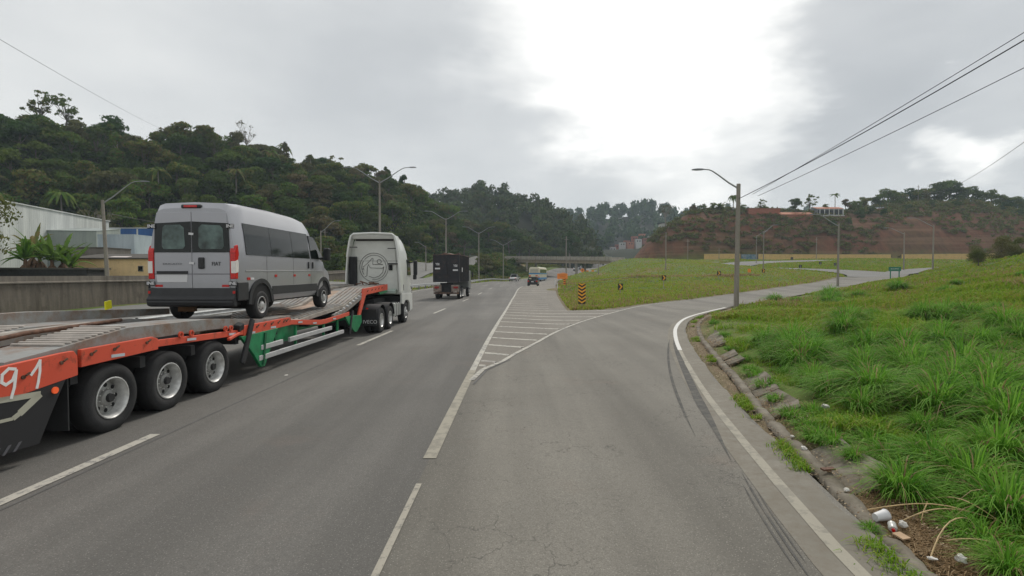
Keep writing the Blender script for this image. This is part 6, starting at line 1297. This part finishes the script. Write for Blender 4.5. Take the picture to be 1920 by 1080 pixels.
# ------------------------------------------------------------------ grass
def blades(P, h, bend, w, az, rg, seg=3, lean=0.):
    """P (n,3) roots; arching tapered strips"""
    n = len(P); t = np.linspace(0, 1, seg + 1); d = np.stack([np.cos(az), np.sin(az), np.zeros(n)], 1); f = az + rg.uniform(.8, 2.3, n); u = np.stack([np.cos(f), np.sin(f), np.zeros(n)], 1); rows = []
    for k, q in enumerate(t):
        zz = h * (1.45 * q - .45 * q * q) - bend * .55 * q ** 3; c = P + d * (bend * q ** 1.8)[:, None] + np.stack([np.zeros(n), np.zeros(n), zz], 1); ww = (w * (1 - q ** 1.6) + .002)[:, None] if True else 0
        rows.append(c - u * ww); rows.append(c + u * ww)
    V = np.stack(rows, 1).reshape(-1, 3); k = 2 * (seg + 1); b = (np.arange(n) * k)[:, None]; F = np.concatenate([np.stack([b[:, 0] + 2 * i, b[:, 0] + 2 * i + 1, b[:, 0] + 2 * i + 3, b[:, 0] + 2 * i + 2], 1) for i in range(seg)]); return V, F
def grass_mat(name, lush, mid, dry, bias=0.):
    t = NT(name); r = t.island(); p = t.noise(.33, 4, .65); p2 = t.noise(.05, 3, .6); k = t.math('ADD', t.math('MULTIPLY', r, .45), t.math('ADD', t.math('MULTIPLY', p, .55), t.math('MULTIPLY', p2, .25 + 0)))
    c = t.ramp(t.math('ADD', k, bias), [(.32, lush), (.58, mid), (.76, tuple((a + b) / 2 for a, b in zip(mid, dry))), (.92, dry)]); t.done(c, .65, .10)
    tr_ = t.N.new('ShaderNodeBsdfTranslucent'); t.L.new(c, tr_.inputs[0]); m = t.N.new('ShaderNodeMixShader'); m.inputs[0].default_value = .42; t.L.new(t.p.outputs[0], m.inputs[1]); t.L.new(tr_.outputs[0], m.inputs[2]); t.L.new(m.outputs[0], t.out.inputs[0]); return t.m
M_G1 = grass_mat('fresh_grass', (.080, .200, .008), (.19, .35, .020), (.34, .30, .09)); M_G2 = grass_mat('meadow_grass', (.10, .21, .010), (.22, .33, .026), (.32, .24, .08), .03); M_G3 = grass_mat('tuft_grass', (.058, .190, .018), (.165, .37, .036), (.28, .40, .11), -.05); M_GD = grass_mat('dry_grass', (.20, .13, .06), (.32, .22, .12), (.42, .32, .19)); M_G4 = grass_mat('island_grass', (.150, .245, .014), (.28, .37, .040), (.34, .24, .10), .02)
rg = np.random.default_rng(77)
def gz(x, y):
    """height of the ground sheet off the roads incl. its bumps"""
    z = H(x, y); sd = road_sd(x, y); z = z + relief(x, y, sd); return z, sd
def bank_dist(x, y): return np.where(y < 33.4, x - fD(np.clip(y, -60, 33.4)), 99)
def field(n, sampler, keep, h, w, bend, m, name, label, seg=2, cat='grass', dens=None):
    x, y = sampler(n); z, sd = gz(x, y); k = keep(x, y, sd); x, y, z = x[k], y[k], z[k]; q = len(x); D = np.hypot(x, y); hh = rg.uniform(*h, q); P = np.stack([x, y, z - .03], 1)
    V, F = blades(P, hh, hh * rg.uniform(*bend, q), rg.uniform(.7, 1.3, q) * (w[0] + w[1] * D), rg.uniform(0, 6.28, q), rg, seg); return tag(link_mesh(name, np_mesh(name, V, F, m)), label, cat, None, 'stuff')
def polar(r0, r1, a0, a1, pw=1.):   # uniform per picture area rather than per ground area
    def f(n): r = r0 * (r1 / r0) ** rg.random(n) ** pw; a = rg.uniform(R(a0), R(a1), n); return r * np.sin(a), r * np.cos(a)
    return f
def right_bank(x, y, sd):
    b = bank_dist(x, y); nz = vnoise(x, y, 1.6, 31) + .6 * vnoise(x, y, .6, 32); edge = np.where(y < 34, b - (KF(y) + .72), sd - .2)
    return (edge > 0) & (x > fD(np.clip(y, -60, 33.4)) if True else 0) & (nz > .35 - np.clip(edge, 0, 2.6) * .45 - .25) & (sd > .05) & ~((x < fR2(np.clip(y, 33, 420))) & (y > 33)) & ~isle(x, y)
ISLE = [(3.6, 33)] + RAMP_L[1:] + [(62, 96), (64, 102), (61, 107), (56, 113), (52.5, 122), (53, 135), (57, 146), (66, 154), (64, 168), (33, 162)] + [(float(fR2(q)), q) for q in (150, 130, 110, 90, 70, 50, 40)]
def isle(x, y): return in_poly(np.asarray(x), np.asarray(y), ISLE)
field(190000, polar(4.2, 36, 14, 62), right_bank, (.06, .20), (.0018, .00042), (.3, 1.1), M_G1, 'bank_grass', 'short bright grass covering the near bank on the right')
field(90000, polar(6.5, 60, 17, 62), lambda x, y, sd: right_bank(x, y, sd) & (vnoise(x, y, 2.3, 41) + .5 * vnoise(x, y, .9, 42) > .15), (.22, .46), (.003, .0005), (.4, 1.2), M_G1, 'longer_grass', 'longer uneven grass patches on the right bank', 3)
field(140000, polar(24, 120, 18, 60), lambda x, y, sd: right_bank(x, y, sd) & (y > 18), (.12, .42), (.008, .0007), (.3, 1.), M_G2, 'meadow_grass', 'rough meadow grass on the far right slope')
field(30000, polar(9, 62, 20, 60), lambda x, y, sd: right_bank(x, y, sd) & (vnoise(x, y, 5.5, 51) + .35 * vnoise(x, y, 1.5, 52) > .42), (.25, .60), (.003, .0004), (.2, .9), M_GD, 'dry_grass', 'brown dry grass patches among the green on the right slope', 3)
field(90000, polar(33, 170, 2, 36, 1.25), lambda x, y, sd: isle(x, y) & (sd > .25), (.10, .36), (.008, .0008), (.2, .9), M_G4, 'island_grass', 'mown grass of the island between highway and slip road')
field(16000, polar(33, 110, 2, 36), lambda x, y, sd: isle(x, y) & (sd > .3) & ((sd < 2.6) | (vnoise(x, y, 7, 61) > .62)) & (rg.random(len(x)) < .8), (.2, .5), (.006, .0007), (.2, .8), M_GD, 'dry_verge_grass', 'dry brown grass along the edge of the island')
field(50000, polar(95, 200, 22, 48), lambda x, y, sd: (~isle(x, y)) & (y > 88) & (sd > .5) & (ridge_h(x, y, BROWN, .62) < 1), (.15, .5), (.02, .0009), (.2, .8), M_G2, 'far_meadow_grass', 'grass around the loop road and before the yellow wall')
field(30000, lambda n: (rg.uniform(-50, 2, n), rg.uniform(60, 175, n)), lambda x, y, sd: (sd > .3) & (x < fL(np.clip(y, -60, 420)) - .3), (.2, .5), (.01, .0008), (.2, .8), M_G2, 'median_grass', 'grass on the median and the bank by the side street')
field(9000, lambda n: (rg.uniform(.0, .42, n), rg.uniform(2.5, 30, n)), lambda x, y, sd: x > 9, (.05, .2), (.002, .0003), (.3, 1.), M_G1, 'x', 'x') if False else None
# weeds in the dirt strip between the road edge and the kerb
yy = rg.uniform(2.6, 31, 15000); off = np.abs(rg.normal(0, .10, 15000)) ; xx = fD(yy) + KF(yy) - .02 - off; k = vnoise(yy, yy * 0 + 3, .9, 71) + .5 * vnoise(yy, yy * 0 + 8, .35, 72) > .10; xx, yy = xx[k], yy[k]; q = len(xx); hh = rg.uniform(.04, .15, q)
V, F = blades(np.stack([xx, yy, H(xx, yy) + .0], 1), hh, hh * rg.uniform(.3, 1.3, q), rg.uniform(.0014, .003, q) + .00025 * yy, rg.uniform(0, 6.28, q), rg, 2); tag(link_mesh('kerb_weeds', np_mesh('kerb_weeds', V, F, M_G1)), 'thin weeds growing along the road side of the kerb', 'weeds', None, 'stuff')
# leaf litter, straw and gravel on the dirt strip and gutter
n = 14000; yy = 2.5 + 28 * rg.random(n) ** 1.4; xx = fD(yy) + rg.uniform(.26, 1.35, n) ; C = np.stack([xx, yy, H(xx, yy) + .012 - .10 * ((xx - fD(yy) - KF(yy) > .16) & (xx - fD(yy) - KF(yy) < .45))], 1); Nn = np.stack([rg.normal(0, .25, n), rg.normal(0, .25, n), np.ones(n)], 1)
V, F = leaf_quads(C, Nn, rg.uniform(.006, .020, n) * (1 + .04 * yy), rg, .4); M_LIT = foliage_mat('dead_leaves', [(.30, .20, .11), (.18, .10, .05), (.42, .33, .22), (.12, .09, .06), (.30, .15, .08), (.5, .45, .38)]); tag(link_mesh('leaf_litter', np_mesh('leaf_litter', V, F, M_LIT)), 'dead leaves and grit on the dirt strip and in the gutter', 'leaf litter', None, 'stuff')
n = 9000; yy = 2.5 + 30 * rg.random(n) ** 1.5; xx = fD(yy) + KF(yy) + rg.uniform(.1, 2.6, n); z, sd = gz(xx, yy); k = vnoise(xx, yy, 1.3, 81) > -.1; xx, yy, z = xx[k], yy[k], z[k]; q = len(xx)
hh = rg.uniform(.01, .05, q); V, F = blades(np.stack([xx, yy, z + .01], 1), hh, rg.uniform(.05, .28, q), np.full(q, .0022) + .0002 * yy, rg.uniform(0, 6.28, q), rg, 2); tag(link_mesh('straw', np_mesh('straw', V, F, M_GD)), 'flattened dry straw between the gutter and the green grass', 'straw', None, 'stuff')
field(26000, lambda n: (rg.uniform(6, 42, n), rg.uniform(70, 96, n)), lambda x, y, sd: isle(x, y) & (np.abs(y - (73 + x * .35 + vnoise(x, y, 6, 91) * 1.2)) < 1.0 + .5 * vnoise(x, y, 3, 92)), (.2, .55), (.012, .0006), (.2, .8), M_GD, 'ditch_grass', 'dry brown grass in the old drain line across the island')
# big arching tufts, each one a plant
def tuft_mesh(seed, n=520, L=1.0, r=.28, wd=.0085):
    g_ = np.random.default_rng(seed); a = g_.uniform(0, 6.28, n); q = np.sqrt(g_.random(n)) * r; P = np.stack([np.cos(a) * q, np.sin(a) * q, np.full(n, -.03)], 1); az = a + g_.normal(0, .5, n); h = g_.uniform(.45, 1.0, n) * L * (1 - .35 * q / r); V, F = blades(P, h, h * g_.uniform(.25, 1.1, n) * (.5 + q / r), g_.uniform(.6, 1.3, n) * wd, az, g_, 5); mi = np.repeat(g_.random(n) < .07, 5).astype(int) if 0 else (np.tile(g_.random(n) < .08, 5)).astype(int); return np_mesh('tuft', V, F, [M_G3, M_GD], mi)
TU = [tuft_mesh(i, 620, 1.0, .30) for i in range(4)]; TS = [tuft_mesh(10 + i, 300, .42, .22, .006) for i in range(3)]
def tuft(px, py, s, label, small=False, group=None):
    x, y, z = gp(px, py); z = float(gz(np.array([x]), np.array([y]))[0][0]); o = link_mesh('grass_tuft', rnd.choice(TS if small else TU), None, (x, y, z), rnd.uniform(0, 6.28)); o.scale = (s, s, s * rnd.uniform(.85, 1.1)); return tag(o, label, 'grass tuft', group)
big = [(1700, 925, .62, 'large arching grass tuft above the foam cup'), (1835, 905, .80, 'tall grass tuft right of the one above the foam cup'), (1900, 960, .75, 'grass tuft at the right edge, middle of the lower bank'), (1905, 1075, .40, 'grass tuft in the bottom right corner'), (1560, 738, .80, 'broad grass tuft near the gutter slabs, halfway along the kerb'), (1620, 765, .70, 'grass tuft just right of the broad one near the slabs'), (1440, 648, 1.05, 'dark green mound of grass nearest the lamp post'), (1500, 655, 1.0, 'dark green grass mound right of the lamp post one'), (1530, 700, .8, 'grass tuft between the lamp mound and the slab tuft'), (1860, 740, 1.1, 'high shaggy grass mound at the right edge, upper one'), (1790, 745, 1.0, 'shaggy grass mound left of the right edge mound'), (1900, 800, .95, 'shaggy grass mound at the right edge below the upper one'), (1690, 690, .8, 'grass mound in the middle of the bank'), (1650, 655, .8, 'grass mound behind the middle one on the bank'), (1760, 870, .7, 'grass tuft left of the tall right hand tuft'), (1880, 860, .8, 'grass tuft above the tall right hand one'), (1740, 800, .55, 'medium tuft on the bank above the foam cup tuft'), (1680, 528, 1.5, 'grass tuft at the foot of the green direction board'), (1610, 860, .35, 'small fresh tuft left of the big arching tuft')]
for px, py, s, lb in big: tuft(px, py, s, lb)
for px, py, s in [(1390, 640, .8), (1360, 630, .8), (1370, 655, .7), (1420, 700, .8), (1410, 690, .8), (1440, 720, .9), (1520, 800, .8), (1490, 775, .8), (1540, 820, .8), (1570, 830, .8), (1460, 745, .7), (1400, 670, .7), (1600, 800, .9), (1640, 820, .9), (1670, 850, .9), (1580, 790, .8), (1710, 860, .8), (1530, 770, .8), (1480, 690, 1.), (1340, 612, .9), (1860, 1010, .8), (1820, 990, .7), (1800, 960, .6), (1640, 1000, .3), (1720, 760, 1.), (1680, 760, 1.), (1780, 800, 1.), (1700, 730, 1.2), (1830, 690, 1.2), (1890, 680, 1.3), (1600, 700, 1.2), (1570, 665, 1.2), (1740, 660, 1.3), (1800, 650, 1.4), (1880, 640, 1.5)]: tuft(px, py, s, 'small bushy grass tuft on the right hand bank', True, 'small grass tufts on the bank')
def tuft_at(x, y, s, label, small, group):
    z = float(gz(np.array([x]), np.array([y]))[0][0]); o = link_mesh('grass_tuft', rnd.choice(TS if small else TU), None, (x, y, z), rnd.uniform(0, 6.28)); o.scale = (s, s, s * rnd.uniform(.8, 1.1)); return tag(o, label, 'grass tuft', group)
tuft_at(18.9, 36.8, 1.3, 'grass tuft standing on the verge edge just behind the nearest lamp post', False, None)
c_ = 0; r9 = random.Random(99)
while c_ < 95:
    r = 9 * (50 / 9) ** r9.random(); a = R(r9.uniform(27, 46)); x, y = r * math.sin(a), r * math.cos(a)
    if road_sd([x], [y])[0] < 1.6 or vnoise(np.array([x]), np.array([y]), 4, 15)[0] < -.05: continue
    tuft_at(x, y, r9.uniform(.5, 1.15) * (1 + r * .01), 'shaggy grass tuft among the meadow grass on the right slope', r9.random() < .35, 'shaggy tufts on the right slope'); c_ += 1
# straw mat round the litter at the lower right
n = 5000; q0 = np.array(gp(1760, 1000)); xx = rg.normal(q0[0], .42, n); yy = rg.normal(q0[1], .45, n); k = bank_dist(xx, yy) > KF(yy) + .12; xx, yy = xx[k], yy[k]; z = gz(xx, yy)[0]; hh = rg.uniform(.005, .03, len(xx)); V, F = blades(np.stack([xx, yy, z + .012], 1), hh, rg.uniform(.04, .22, len(xx)), np.full(len(xx), .0016), rg.uniform(0, 6.28, len(xx)), rg, 2); tag(link_mesh('straw_mat', np_mesh('straw_mat', V, F, M_GD)), 'mat of dry straw under the litter at the lower right', 'straw', None, 'stuff')
# dry cane stalks lying at the lower right
M_STK = mat('dry_stalk', (.46, .33, .16), .7, var=.25, vscale=12)
for i, (a, b, hgt, lb) in enumerate([((1635, 965), (1885, 985), .10, 'dry stalk running right from the foam cup'), ((1740, 945), (1905, 1000), .12, 'dry stalk crossing the others at the right'), ((1700, 985), (1850, 975), .08, 'short dry stalk behind the crushed bottle'), ((1755, 1060), (1830, 985), .14, 'curved dry stalk rising from the bottom litter'), ((1790, 1025), (1910, 1045), .05, 'dry stalk low in the bottom right corner'), ((1820, 950), (1900, 968), .09, 'thin dry stalk under the right edge tuft'), ((1745, 950), (1742, 985), .06, 'short broken stalk beside the cup')]):
    p = Vector(gp(*a)); q = Vector(gp(*b)); pts = [p.lerp(q, t) + Vector((.02 * math.sin(t * 5 + i), 0, .02 + hgt * math.sin(math.pi * t))) for t in [k / 8 for k in range(9)]]; tag(MB().tube(pts, [.006, .006, .006, .005, .005, .005, .004, .003, .002], 5).build('dry_stalk', M_STK), lb, 'dry stalk', 'dry stalks by the kerb')
# ------------------------------------------------------------------ haze
hm = bpy.data.materials.new('haze_air'); hm.use_nodes = True; nt = hm.node_tree; nt.nodes.remove(nt.nodes['Principled BSDF']); pv = nt.nodes.new('ShaderNodeVolumePrincipled')
pv.inputs['Color'].default_value = (.74, .87, 1.0, 1); pv.inputs['Density'].default_value = .00034; pv.inputs['Anisotropy'].default_value = .2; nt.links.new(pv.outputs[0], nt.nodes['Material Output'].inputs['Volume'])
tag(MB().box(-1650, 1750, -80, 2850, -12, 125).build('haze', hm), 'thin grey-blue haze over the whole valley', 'haze', None, 'stuff')
